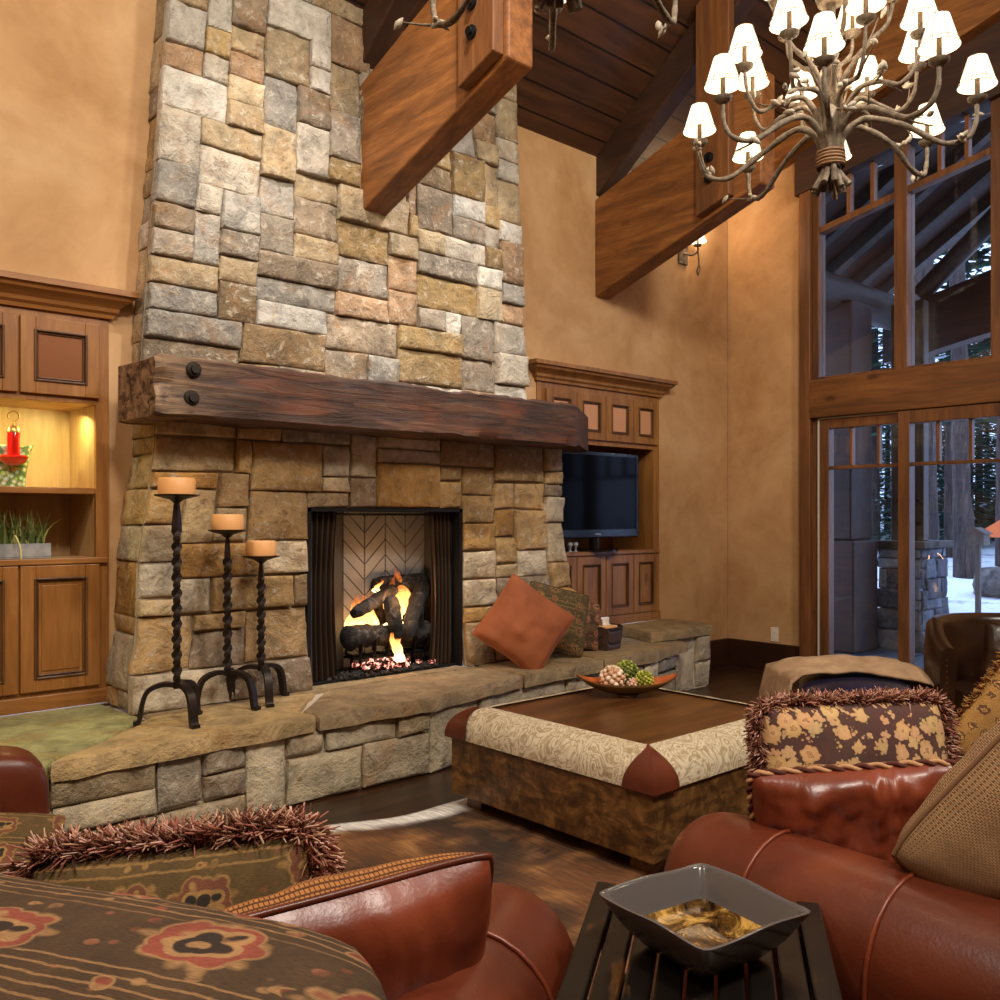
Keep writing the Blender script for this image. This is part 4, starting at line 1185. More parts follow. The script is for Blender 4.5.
# television
tv = thing('television', 'black flat screen television in the cabinet niche', 'television', (5.18, 4.66, 0.998))
q = MB(); q.box((-0.49, -0.03, 0.10), (0.49, 0.04, 0.765)); q.build('housing', M['tv'], tv, smooth=0, bevel=(0.012, 3))
q = MB(); q.box((-0.455, -0.0335, 0.165), (0.455, -0.029, 0.735)); q.build('screen', M['screen'], tv, smooth=0)
q = MB(); q.lathe([(0, 0), (0.19, 0), (0.19, 0.012), (0.04, 0.02), (0.04, 0.10), (0, 0.10)], (0, 0.01, 0.001), 24, cap=False); q.build('stand', M['tv'], tv)
q = MB(); q.box((-0.03, -0.0325, 0.125), (0.03, -0.0295, 0.135)); q.build('logo', M['silver'], tv, smooth=0)
for x, y_, lb in ((4.86, 4.62, 'small clear glass ornament left of the pair under the television'), (4.93, 4.63, 'small clear glass ornament right of the pair under the television')):
    q = MB(); q.lathe([(0, 0), (0.02, 0), (0.006, 0.012), (0.006, 0.03), (0.02, 0.05), (0.017, 0.07), (0, 0.07)], (x, y_, 1.0), 14, cap=False)
    tag(q.build('glass_ornament', M['silver'], None, (x, y_, 1.0)), lb, 'ornament', 'glass ornaments under the television')

# wall sconce
sc = thing('wall_sconce', 'wall sconce with a lit cream shade on the ochre wall below the timber', 'sconce', (6.20, 4.598, 3.47))
q = MB(); q.box((-0.06, -0.015, -0.09), (0.06, 0.0, 0.09)); q.build('back_plate', M['branch'], sc, smooth=0, bevel=(0.006, 2))
q = MB(); q.tube(smooth_path([(0.0, -0.015, 0.0), (0.03, -0.08, -0.02), (0.05, -0.12, 0.01), (0.05, -0.12, 0.055)]), 0.008, 8); q.tube(smooth_path([(0.05, -0.12, 0.02), (0.06, -0.125, -0.10), (0.035, -0.125, -0.16), (0.05, -0.125, -0.20)]), [0.007]*18+[0.003], 6)
q.tube(smooth_path([(0.06, -0.125, -0.09), (0.075, -0.125, -0.14), (0.05, -0.125, -0.19)]), 0.005, 6); q.build('arm', M['branch'], sc)
q = MB(); q.lathe([(0, 0), (0.03, 0.0), (0.034, 0.012), (0, 0.012)], (0.05, -0.12, 0.05), 14, cap=False); q.build('drip_pan', M['branch'], sc)
q = MB(); q.tube([(0.05, -0.12, 0.06), (0.05, -0.12, 0.13)], 0.009, 8); q.build('candle_sleeve', M['branch'], sc)
q = MB(); q.lathe([(0.075, 0.085), (0.062, 0.11), (0.036, 0.235)], (0.05, -0.12, 0), 16, cap=False); q.build('lamp_shade', M['shade'], sc)
q = MB(); q.sphere((0.05, -0.12, 0.155), 0.02, 10, 8); q.build('bulb', M['bulb'], sc)
pl_ = bpy.data.lights.new('sconce_lamp', 'POINT'); pl_.energy = 13; pl_.color = (1.0, 0.72, 0.42); pl_.shadow_soft_size = 0.04
o = bpy.data.objects.new('sconce_lamp', pl_); COL.objects.link(o); o.location = (6.25, 4.46, 3.73)

# ------------------------------------------------------------------ candle holders on the hearth
def candle_stand(x, y, h, rz, label, clabel, cr):
    t = thing('candle_stand', label, 'candle holder', (x, y, HZ+0.002), rz, 'twisted iron candle holders')
    for k in range(3):
        a = k*2*PI/3
        P = smooth_path([(0, 0, 0.165), (0.06*math.cos(a), 0.06*math.sin(a), 0.170), (0.118*math.cos(a), 0.118*math.sin(a), 0.145), (0.142*math.cos(a), 0.142*math.sin(a), 0.09), (0.155*math.cos(a), 0.155*math.sin(a), 0.015), (0.178*math.cos(a), 0.178*math.sin(a), 0.006)], 5)
        q = MB(); M_ = []
        side = Vector((-math.sin(a), math.cos(a), 0))
        rows = []
        for i, p in enumerate(P):
            tg = (P[min(i+1, len(P)-1)]-P[max(i-1, 0)]).normalized(); nn = side.cross(tg).normalized()
            w_, th = 0.018, 0.010
            rows.append([q.vert(p+side*w_*s1+nn*th*s2) for s1, s2 in ((-1, -1), (1, -1), (1, 1), (-1, 1))])
        for i in range(len(rows)-1):
            for k2 in range(4): q.face([rows[i][k2], rows[i][(k2+1) % 4], rows[i+1][(k2+1) % 4], rows[i+1][k2]])
        q.face(rows[0]); q.face(rows[-1][::-1])
        q.build('leg', M['iron'], t, smooth=30)
    q = MB(); n = 64; top = h-0.02; rows = []
    for i in range(n+1):
        f = i/n; z = 0.15+(top-0.15)*f
        s_ = 0.0195 if f < 0.84 else 0.0195-0.010*((f-0.84)/0.16)**1.3
        tw = 0 if f < 0.04 else (min(f, 0.84)-0.04)*(top-0.15)*46
        rows.append([q.vert((s_*1.2*math.cos(tw+k*PI/2)*(1 if k % 2 == 0 else 0.72), s_*1.2*math.sin(tw+k*PI/2)*(1 if k % 2 == 0 else 0.72), z)) for k in range(4)])
    for i in range(n):
        for k in range(4): q.face([rows[i][k], rows[i][(k+1) % 4], rows[i+1][(k+1) % 4], rows[i+1][k]])
    q.build('twisted_shaft', M['iron'], t, smooth=35)
    q = MB(); q.lathe([(0.0, h-0.035), (0.012, h-0.035), (0.03, h-0.02), (cr*1.18, h-0.004), (cr*1.22, h+0.002), (cr*1.1, h+0.002), (0.0, h)], seg=24, cap=False); q.build('drip_pan', M['iron'], t)
    c = thing('pillar_candle', clabel, 'candle', (x, y, HZ+0.002+h+0.001), 0, 'squat cream candles')
    ch = 0.075
    q = MB(); q.lathe([(0, 0), (cr-0.003, 0), (cr, 0.003), (cr, ch-0.008), (cr-0.006, ch), (cr-0.015, ch-0.003), (0, ch-0.008)], seg=28, cap=False); q.build('wax_body', M['wax'], c)
    q = MB(); q.tube([(0, 0, ch-0.01), (0.002, 0, ch+0.008)], 0.0018, 5); q.build('wick', M['wick'], c)
candle_stand(1.60, 3.915, 1.005, 0.6, 'tallest twisted iron candle stand at the left end of the row on the hearth', 'squat cream candle on the tallest stand', 0.080)
candle_stand(1.905, 4.06, 0.845, 1.0, 'middle-height twisted iron candle stand between the other two on the hearth', 'squat cream candle on the middle-height stand', 0.075)
candle_stand(2.095, 4.09, 0.715, 0.3, 'shortest twisted iron candle stand nearest the firebox', 'squat cream candle on the shortest stand', 0.074)

# ------------------------------------------------------------------ pillows
def pillow(parent, name, w_, h, t, mats, n=26, pinch=0.07, seed=0, wr=0.008, front_mat=0, back_mat=0, seam=0.0, ex=0.42, gather=0.0):
    """front is -y; width x, height z, centre origin"""
    q = MB(); rg = random.Random(seed); so = rg.uniform(0, 50)
    def outline(s, tt):
        rc = 1-0.07*(s*tt)**4; x = s*w_/2*(1-pinch*(1-tt*tt))*rc; z = tt*h/2*(1-pinch*(1-s*s))*rc; return x, z
    def side(sg):
        def fn(u, v):
            s, tt = -1+2*u, -1+2*v
            x, z = outline(s, tt)
            b_ = max(0.0, (1-s*s)*(1-tt*tt))**ex
            d = b_*t/2 + wr*fbm(x*9+so, z*9, sg*3)*min(1, b_*2)
            if gather and sg == 1: d += gather*math.sin(x*85+3*math.sin(x*31+so)+2.2*(1-tt))*math.exp(-1.9*(1-tt))*min(1, b_*1.6)*(0.5+fbm(x*12+so, 0, 1))
            return (x, -sg*d + seam, z)
        return fn
    q.grid(side(1), n, n, front_mat, uv=True)
    q.grid(side(-1), n, n, back_mat, flip=True, uv=True)
    o = q.build(name, mats, parent, smooth=180)
    return o, outline

def edge_pts(outline, n=160, sides='tblr'):
    P = []
    def add(fn, cnt):
        for i in range(cnt): P.append(fn(i/cnt))
    segs = {'b': lambda f: outline(-1+2*f, -1), 'r': lambda f: outline(1, -1+2*f), 't': lambda f: outline(1-2*f, 1), 'l': lambda f: outline(-1, 1-2*f)}
    for s_ in 'brtl':
        if s_ in sides: add(segs[s_], n//4)
    return P

def piping(parent, name, outline, r, mat, y=0.0, twist=False):
    P = [Vector((x, y, z)) for x, z in edge_pts(outline, 200)]; P.append(P[0])
    q = MB()
    if twist:
        for ph in (0, PI):
            Q = []
            for i, p in enumerate(P):
                a = i*0.9+ph; c = (p-Vector((0, y, 0))).normalized()
                Q.append(p + c*r*0.7*math.cos(a) + Vector((0, 1, 0))*r*0.7*math.sin(a))
            q.tube(Q, r*0.75, 6, m=0 if ph == 0 else 1, cap=False)
    else:
        q.tube(P, r, 6, cap=False)
    return q.build(name, mat, parent, smooth=180)

def fringe(parent, outline, sides, length, cols, count, seed=1, name='fringe'):
    rg = random.Random(seed); q = MB(); P = edge_pts(outline, 400, sides)
    for k in range(count):
        x, z = rg.choice(P); base = Vector((x+rg.uniform(-0.004, 0.004), rg.uniform(-0.008, 0.008), z+rg.uniform(-0.004, 0.004)))
        out = Vector((x, 0, z)); 
        # push out along the nearer edge normal
        nx = x/outline(1, 0)[0]; nz = z/outline(0, 1)[1]
        out = Vector((math.copysign(1, x), 0, 0)) if abs(nx) > abs(nz) else Vector((0, 0, math.copysign(1, z)))
        d = (out + Vector((rg.gauss(0, 0.55), rg.gauss(0, 0.75), rg.gauss(0, 0.55)))).normalized()
        d2 = (d + Vector((rg.gauss(0, 0.4), rg.gauss(0, 0.4), -0.45))).normalized()
        L = length*rg.uniform(0.6, 1.15); c = rg.choice(cols); g_ = rg.uniform(0.7, 1.2); c = tuple(v*g_ for v in c[:3])+(1,)
        r = rg.uniform(0.0010, 0.0018)
        q.tube([base, base+d*L*0.5, base+d*L*0.5+d2*L*0.5], [r, r*1.15, r*0.8], 4, col=c)
    return q.build(name, M['fringe'], parent, smooth=180, colors=True)
FR = [lin(126, 72, 54), lin(176, 118, 100), lin(98, 56, 40), lin(184, 144, 112), lin(150, 92, 78), lin(84, 52, 36), lin(204, 160, 142)]

def place(name, label, cat, loc, yaw, pitch=0, roll=0, group=None):
    t = thing(name, label, cat, loc, 0, group)
    t.rotation_mode = 'QUATERNION'
    R = Matrix.Rotation(math.radians(yaw), 4, 'Z') @ Matrix.Rotation(math.radians(pitch), 4, 'X') @ Matrix.Rotation(math.radians(roll), 4, 'Y')
    t.rotation_quaternion = R.to_quaternion()
    return t

# hearth pillows
p = place('throw_pillow', 'rust suede pillow standing on its corner against the chimney', 'pillow', (3.775, 3.97, 0.600), -28, -20, 38)
o, ol = pillow(p, 'cover', 0.50, 0.50, 0.18, M['suede'], seed=1, wr=0.016, pinch=0.10)
piping(p, 'seam', ol, 0.004, M['suede'])
p = place('throw_pillow', 'striped olive tapestry pillow behind the rust suede one', 'pillow', (4.18, 4.10, 0.60), -22, -20, 16)
o, ol = pillow(p, 'cover', 0.44, 0.44, 0.14, M['kilim_stripe'], seed=2, pinch=0.06)
piping(p, 'seam', ol, 0.005, M['kilim_stripe'])
p = place('throw_pillow', 'narrow brown tapestry pillow at the back between the striped pillow and the basket', 'pillow', (4.47, 4.20, 0.53), -25, -14, 8)
o, ol = pillow(p, 'cover', 0.36, 0.34, 0.12, M['kilim'], seed=3, pinch=0.06)

# wicker basket with tissues
bk = thing('wicker_basket', 'dark wicker basket on the hearth beside the pillows', 'basket', (4.70, 4.13, 0.353), 0.1)
q = MB()
def bf(u, v, o_=0.0):
    a = u*2*PI; w_, d_ = 0.095+0.02*v-o_, 0.07+0.015*v-o_
    return (w_*math.copysign(abs(math.cos(a))**0.35, math.cos(a)), d_*math.copysign(abs(math.sin(a))**0.35, math.sin(a)), 0.15*v+0.012*v*abs(math.cos(a))**8)
ids = q.grid(bf, 40, 12, closed_u=True); ids2 = q.grid(lambda u, v: bf(u, v, 0.008), 40, 12, closed_u=True, flip=True)
for i in range(40):
    j = (i+1) % 40; q.face([ids[i][-1], ids[j][-1], ids2[j][-1], ids2[i][-1]])
q.face([r[0] for r in ids][::-1])
q.build('woven_body', M['wicker'], bk, smooth=60)
for k in range(14):
    pass
tb = thing('tissue_box', 'tissue box with a white tissue sticking out of the wicker basket', 'tissue box', (4.70, 4.13, 0.36), 0.1)
q = MB(); q.box((-0.07, -0.05, 0.0), (0.07, 0.05, 0.152)); q.build('box', M['wax'], tb, smooth=0, bevel=(0.004, 2))
q = MB()
q.grid(lambda u, v: (-0.045+0.09*u*(1-0.3*v), 0.02*math.sin(u*9)*(0.4+v)-0.01, 0.15+0.065*v*(1-0.6*abs(u-0.4))), 14, 6); q.build('tissue', M['tissue'], tb, smooth=180)
sol = bpy.data.objects['tissue']; md = sol.modifiers.new('thick', 'SOLIDIFY'); md.thickness = 0.002

CAM_SCALE = 1.04   # floor furniture, sizes and baked positions, scaled about the camera by this factor
# ------------------------------------------------------------------ coffee table
TX0, TX1, TY0, TY1 = 2.54, 3.70, 2.01, 3.15
ct = thing('coffee_table', 'square burl coffee table with a padded swirled fabric rim and leather corners', 'coffee table', ((TX0+TX1)/2, (TY0+TY1)/2, FL), 0)
ct.scale = (1, 1, CAM_SCALE)
cx, cy = (TX0+TX1)/2, (TY0+TY1)/2; hx, hy = (TX1-TX0)/2, (TY1-TY0)/2
q = MB(); q.box((-hx, -hy, 0.07), (hx, hy, 0.315)); q.build('base', M['burl'], ct, smooth=0, bevel=(0.006, 2))
for sx in (-1, 1):
    for sy in (-1, 1):
        q = MB(); q.box((sx*(hx-0.10)-0.05, sy*(hy-0.10)-0.05, 0.0005), (sx*(hx-0.10)+0.05, sy*(hy-0.10)+0.05, 0.07)); q.build('foot', M['burl'], ct, smooth=0, bevel=(0.004, 2))
RW = 0.125
q = MB(); q.box((-hx+RW-0.01, -hy+RW-0.01, 0.31), (hx-RW+0.01, hy-RW+0.01, 0.432)); q.build('tabletop', M['table_top'], ct, smooth=0, bevel=(0.004, 2))
def rim_prof(f, g_=0.0):   # f 0 (outer bottom) .. 1 (inner top): out = inward offset, z
    a = f*PI/2
    return (RW*(1-math.cos(a)) - (0.012+g_)*math.cos(a)-g_*0.2, 0.315 + (0.125+g_)*math.sin(a)**0.9 if f > 0 else 0.315)
CW = 0.115
for k in range(4):
    R = Matrix.Rotation(k*PI/2, 4, 'Z'); a_, b_ = (hx, hy) if k % 2 == 0 else (hy, hx)
    q = MB()
    q.grid(lambda u, v: R @ Vector((-a_+CW+(2*a_-2*CW)*u, -b_+rim_prof(v)[0], rim_prof(v)[1]-0.002*math.sin(u*40)*math.sin(v*PI))), 40, 10)
    q.build('padded_rim', M['rim_fabric'], ct, smooth=180)
    q = MB()
    # mitred leather corner: two swept quarter rounds meeting on the diagonal
    def cap(u, v, sd):
        off, z = rim_prof(v, 0.008)
        t = u  # 0 at diagonal .. 1 at far edge (curved edge narrows towards the top)
        far = off + (CW+0.012-off)*math.cos(v*PI/2)**0.8 if True else 0
        along = off + (far-off)*t
        return R @ (Vector((-a_+along, -b_+off, z)) if sd == 0 else Vector((-a_+off, -b_+along, z)))
    q.grid(lambda u, v: cap(u, v, 0), 10, 12); q.grid(lambda u, v: cap(u, v, 1), 10, 12, flip=True)
    q.build('corner_cap', M['leather_cap'], ct, smooth=60)
# fabric under the caps so that no gap shows
for k in range(4):
    q = MB()
    R = Matrix.Rotation(k*PI/2, 4, 'Z'); a_, b_ = (hx, hy) if k % 2 == 0 else (hy, hx)
    for sd in (0, 1):
        q.grid(lambda u, v: R @ (Vector((-a_+rim_prof(v)[0]+(CW-rim_prof(v)[0])*u, -b_+rim_prof(v)[0], rim_prof(v)[1])) if sd == 0 else Vector((-a_+rim_prof(v)[0], -b_+rim_prof(v)[0]+(CW-rim_prof(v)[0])*u, rim_prof(v)[1]))), 4, 10, flip=sd == 1)
    q.build('rim_corner_fabric', M['rim_fabric'], ct, smooth=180)


# dish with flowers on the table
bw = thing('oval_bowl', 'boat-shaped terracotta bowl with pointed ends on the coffee table', 'bowl', (3.349, 2.808, 0.3994), math.radians(-40))
q = MB()
def bo(u, v, o_=0.0):
    a = u*2*PI; r = v
    x = 0.235*r*math.cos(a); y = 0.105*r*math.sin(a)*(1-0.25*abs(math.cos(a))**3); z = 0.012+o_+0.05*r**2.2+0.035*abs(math.cos(a))**4*r**3
    return (x, y, z)
ids = q.grid(lambda u, v: bo(u, 0.02+0.98*v, 0.006), 48, 12, closed_u=True); ids2 = q.grid(lambda u, v: bo(u, 0.02+0.98*v, -0.002), 48, 12, m=1, closed_u=True, flip=True)
for i in range(48):
    j = (i+1) % 48; q.face([ids[i][-1], ids[j][-1], ids2[j][-1], ids2[i][-1]], 1)
q.face([r[0] for r in ids]); 
q.build('dish', [M['terracotta'], M['bowl_out']], bw, smooth=60)
q = MB(); q.lathe([(0, 0.0005), (0.05, 0.0005), (0.055, 0.012), (0, 0.014)], seg=20, cap=False); q.build('foot_ring', M['bowl_out'], bw)
RB = Matrix.Rotation(math.radians(-40), 4, 'Z')
def bloom(lx, ly, z, r, pal, n, pr, label, name='hydrangea_bloom', seed=0):
    rg = random.Random(seed); pos = Vector((3.349, 2.808, 0.3994)) + RB @ Vector((lx, ly, z))*CAM_SCALE; q = MB()
    q.sphere((0, 0, 0), r*0.86, 12, 9, col=lin(*pal[-1]))
    for k in range(n):
        zz = 1-2*(k+0.5)/n; a = k*2.399963; rr = math.sqrt(1-zz*zz); d = Vector((rr*math.cos(a), rr*math.sin(a), zz))
        q.sphere(d*r*0.94, (pr*rg.uniform(0.8, 1.15),)*3, 6, 4, col=lin(*rg.choice(pal)), jit=pr*0.25, rng=rg)
    o = q.build(name, M['leafy'], None, None, smooth=180, colors=True, loc=pos); o.scale = (CAM_SCALE, CAM_SCALE, CAM_SCALE)
    return tag(o, label, 'flower')
bloom(-0.070, -0.015, 0.084, 0.056, ((226, 198, 168), (236, 216, 192), (206, 160, 124)), 60, 0.012, 'round white and pink bloom in the terracotta bowl', seed=1)
bloom(0.0, 0.022, 0.102, 0.058, ((120, 128, 44), (158, 160, 70), (88, 98, 34)), 110, 0.008, 'tallest green berry ball in the middle of the bowl', 'green_berry_ball', 2)
bloom(0.075, -0.018, 0.074, 0.044, ((170, 170, 58), (196, 190, 84), (132, 136, 44)), 90, 0.007, 'small yellow-green berry ball at the right of the bowl', 'green_berry_ball', 3)
bloom(0.018, -0.036, 0.066, 0.022, ((222, 190, 168), (200, 150, 120)), 24, 0.007, 'tiny pink bud low between the balls in the bowl', 'flower_bud', 4)
rg = random.Random(9); q = MB()
for k in range(60):
    b0 = Vector((-0.055+rg.gauss(0, 0.02), 0.05+rg.gauss(0, 0.012), 0.035)); d = Vector((rg.gauss(-0.02, 0.35), rg.gauss(0.1, 0.35), 1)).normalized(); L = rg.uniform(0.05, 0.11)
    q.tube([b0, b0+d*L*0.5, b0+d*L+Vector((rg.gauss(0, 0.01), 0, -0.005))], [0.0022, 0.003, 0.0006], 4, col=lin(*rg.choice(((120, 138, 84), (150, 160, 112), (90, 108, 60)))))
o = q.build('succulent_sprig', M['leafy'], None, None, smooth=180, colors=True, loc=(3.349, 2.808, 0.3994), rot=(0, 0, math.radians(-40))); o.scale = (CAM_SCALE, CAM_SCALE, CAM_SCALE); tag(o, 'grey green leafy sprig behind the white bloom in the bowl', 'foliage')

# ------------------------------------------------------------------ cowhide rug
q = MB(); rg = random.Random(4)
def rug_r(a):
    return 1 + 0.13*math.sin(2*a+0.6)+0.10*math.sin(3*a+1.2)+0.06*math.sin(5*a)+0.03*math.sin(9*a+2)
RC = Vector((2.03, 2.55, FL)); na, nr = 120, 26; ids = []
br1, br2, blk, wh = Vector(lin(106, 66, 36)[:3]), Vector(lin(156, 108, 62)[:3]), Vector(lin(54, 35, 22)[:3]), Vector(lin(226, 220, 214)[:3])
for i in range(na):
    a = 2*PI*i/na; row = []
    for j in range(nr+1):
        r = j/nr; R_ = rug_r(a)
        x = 1.165*R_*r*math.cos(a); y = 0.83*R_*r*math.sin(a)
        X = RC.x+x*0.93-y*0.36; Y = RC.y+x*0.36*0.2+y*1.0
        n1 = fbm(X*2.3, Y*2.3, 1); n2 = fbm(X*7, Y*7, 4)
        c = br1.lerp(blk, min(1, max(0, 0.5+n1*1.2))).lerp(br2, min(1, max(0, n2*1.1)))
        edge = max(0, min(1, (r-0.80+0.10*n1+0.06*n2)/0.06)) if math.sin(a) > -0.3 else 0
        c = c.lerp(wh, edge)
        row.append(q.vert((X, Y, FL+0.010*min(1, (1-r)*8)+0.003+0.004*n2*min(1, (1-r)*6)), (c.x, c.y, c.z, 1)))
    ids.append(row)
for i in range(na):
    k = (i+1) % na
    for j in range(nr): q.face([ids[i][j], ids[i][j+1], ids[k][j+1], ids[k][j]])
lo = [q.vert((q.v[r[-1]][0], q.v[r[-1]][1], FL+0.0005), (0.5, 0.4, 0.3, 1)) for r in ids]
for i in range(na):
    k = (i+1) % na; q.face([ids[i][-1], lo[i], lo[k], ids[k][-1]])
tag(q.build('cowhide_rug', M['cowhide'], None, (2.03, 2.55, FL), smooth=180, colors=True), 'brown brindle cowhide rug with white edges on the dark floor', 'rug')

# ------------------------------------------------------------------ sofas
def stad(a, R, z0, zt_):
    """arch profile angle a 0..1 going from outer bottom over the top to inner bottom"""
    h = zt_-R-z0; L = 2*h+PI*R; s_ = a*L
    if s_ < h: return (-R, z0+s_)
    if s_ > h+PI*R: return (R, z0+(L-s_))
    t = (s_-h)/R; return (-R*math.cos(t), z0+h+R*math.sin(t))

def sofa_arm(par, x, length, R, zt_, mat, bands, flare=0.0):
    q = MB(); n = 40
    ys = [0.0, 0.004, 0.014, 0.032, 0.06, 0.10] + [0.10+(length-0.10)*k/10 for k in range(1, 11)]
    sc_ = [0.10, 0.45, 0.68, 0.84, 0.95, 1.0]+[1.0]*10
    rows = []
    for y, s_ in zip(ys, sc_):
        row = []
        for i in range(n+1):
            px, pz = stad(i/n, R, 0.055, zt_); zc = zt_-R
            wob = 1+0.012*fbm(y*5+x, i*0.3, 2)
            row.append(q.vert((x+px*(0.35+0.65*s_)*wob, -y, (zc+(pz-zc)*(0.3+0.7*s_)*wob) if pz > zc else 0.055+(pz-0.055)*(1))))
        rows.append(row)
    for i in range(len(rows)-1):
        for k in range(n): q.face([rows[i][k], rows[i][k+1], rows[i+1][k+1], rows[i+1][k]])
    q.face(rows[0][::-1]); q.face(rows[-1])
    a = q.build('arm', M[mat], par, smooth=180)
    for b_ in bands:
        q = MB(); P = [Vector((x+stad(i/40, R+0.002, 0.06, zt_+0.002)[0], -b_-0.02*math.sin(PI*i/40), stad(i/40, R+0.002, 0.06, zt_+0.002)[1])) for i in range(41)]
        q.tube(P, 0.0045, 6); q.build('piping', M['leather_bright'], a, smooth=180)
    return a

def soft_box(par, name, lo, hi, mat, puff=0.03, n=14):
    q = MB(); lo, hi = Vector(lo), Vector(hi); c = (lo+hi)/2; e = (hi-lo)/2
    def sup(v):  # rounded cube mapping
        p = Vector(v); L = max(abs(p.x), abs(p.y), abs(p.z)); 
        s_ = (abs(p.x)**6+abs(p.y)**6+abs(p.z)**6)**(1/6)
        p = p/s_
        return Vector((c.x+p.x*e.x, c.y+p.y*e.y, c.z+p.z*e.z+(puff*(1-p.x**2)*(1-p.y**2) if p.z > 0.5 else 0)))
    for ax in range(3):
        for sg in (-1, 1):
            def fn(u, v):
                a_, b_ = -1+2*u, -1+2*v; r = [0, 0, 0]; r[ax] = sg; r[(ax+1) % 3] = a_; r[(ax+2) % 3] = b_; return sup(r)
            q.grid(fn, n, n, flip=sg < 0)
    me = q.build(name, mat, par, smooth=180)
    import bmesh
    bm = bmesh.new(); bm.from_mesh(me.data); bmesh.ops.remove_doubles(bm, verts=bm.verts, dist=1e-5); bm.to_mesh(me.data); bm.free()
    return me

def sofa(label, loc, rz, sg, width, R, zt_, bands, far_arm=True):
    t = thing('leather_sofa', label, 'sofa', loc, math.radians(rz))
    D = 0.92
    sofa_arm(t, 0, D, R, zt_, 'leather', bands)
    if far_arm: sofa_arm(t, sg*(width+2*R), D, R, zt_, 'leather', bands)
    xa, xb = sorted((sg*(R+0.003), sg*(R+width-0.003)))
    q = MB(); q.box((xa, -D, 0.055), (xb, -0.06, 0.26)); q.build('seat_base', M['leather'], t, smooth=0, bevel=(0.02, 3))
    k = 1 if width < 1.2 else 2; wd = (xb-xa)/k
    for i in range(k): soft_box(t, 'seat_cushion', (xa+i*wd+0.004, -0.72, 0.26), (xa+(i+1)*wd-0.004, -0.01, 0.42), M['leather'], 0.02)
    soft_box(t, 'backrest', (min(0, xa)-0.0, -D-0.12, 0.06), (max(0, xb), -D+0.10, 0.78), M['leather'], 0.0)
    for fx in (xa+0.05, xb-0.05):
        for fy in (-0.10, -D+0.06):
            q = MB(); q.lathe([(0, 0), (0.024, 0), (0.034, 0.055), (0, 0.055)], (fx, fy, 0.0005), 12, cap=False); q.build('foot', M['baseboard'], t)
    return t
sofa('cognac leather sofa with a rolled arm in the left foreground', (1.191, 1.300, -0.0504), -58, -1, 0.95, 0.15, 0.60, (0.24, 0.62), False)
sofa('cognac leather sofa with a piped rolled arm in the right foreground', (1.784, 1.290, -0.0504), -5, 1, 1.55, 0.15, 0.60, (0.22, 0.50), False)

# back cushion of the left sofa (kilim), seen from behind in the foreground
p = place('back_cushion', 'large kilim tapestry back cushion filling the bottom left foreground', 'cushion', (0.224, 1.170, 0.575), -60, -6, 0)
q = MB(); CWD, CTH, CHT = 0.49, 0.165, 0.235
def sup3(v, e=5.5):
    L = (abs(v[0])**e+abs(v[1])**3.0+abs(v[2])**e)**(1/e); return (v[0]/L*CWD, v[1]/L*CTH, v[2]/L*CHT)
ncs = 28
for ax, sg in ((0, -1), (0, 1), (1, -1), (1, 1), (2, 1), (2, -1)):
    base = len(q.v)
    for i in range(ncs+1):
        for j in range(ncs+1):
            r = [0, 0, 0]; r[ax] = sg; r[(ax+1) % 3] = math.tan((-1+2*i/ncs)*PI/4); r[(ax+2) % 3] = math.tan((-1+2*j/ncs)*PI/4)
            pv = Vector(sup3(r)); q.vert(pv*(1+0.012*fbm(pv.x*8, pv.y*8, pv.z*8)))
    for i in range(ncs):
        for j in range(ncs):
            ids = [base+i*(ncs+1)+j, base+(i+1)*(ncs+1)+j, base+(i+1)*(ncs+1)+j+1, base+i*(ncs+1)+j+1]
            if sg < 0: ids = ids[::-1]
            k = q.face(ids); q.uv[k] = [((q.v[t][0]+CWD)/(2*CWD)*1.55, (q.v[t][2]+q.v[t][1]*0.8+CHT)/(2*CHT)) for t in ids]
q.build('cover', M['kilim'], p, smooth=180)
P = []
for i in range(121):
    a = 2*PI*i/120; c_, s_ = math.cos(a), math.sin(a); L = (abs(c_)**5+abs(s_)**5)**0.2
    P.append((c_/L*CWD*0.93, -CTH*0.62, s_/L*CHT*0.90))
q = MB(); q.tube(P, 0.006, 6, cap=False); q.build('piping', M['rope_red'], p, smooth=180)

p = place('fringed_pillow', 'olive tapestry pillow with a shaggy fringe lying behind the large kilim cushion', 'pillow', (0.555, 1.372, 0.5400), -46, -12, -7)
o, ol = pillow(p, 'cover', 0.46, 0.40, 0.17, M['kilim_olive'], seed=6, pinch=0.05)
fringe(p, ol, 'trl', 0.048, FR, 5200, 2)

p = place('leather_pillow', 'leather pillow with a gold woven border against the left sofa arm', 'pillow', (0.735, 1.190, 0.530), -12, 24, -4)
o, ol = pillow(p, 'cover', 0.48, 0.42, 0.21, [M['leather_bright'], M['weave_gold']], seed=7, pinch=0.04, back_mat=1, gather=0.008, n=40)
piping(p, 'piping', ol, 0.006, M['leather'])

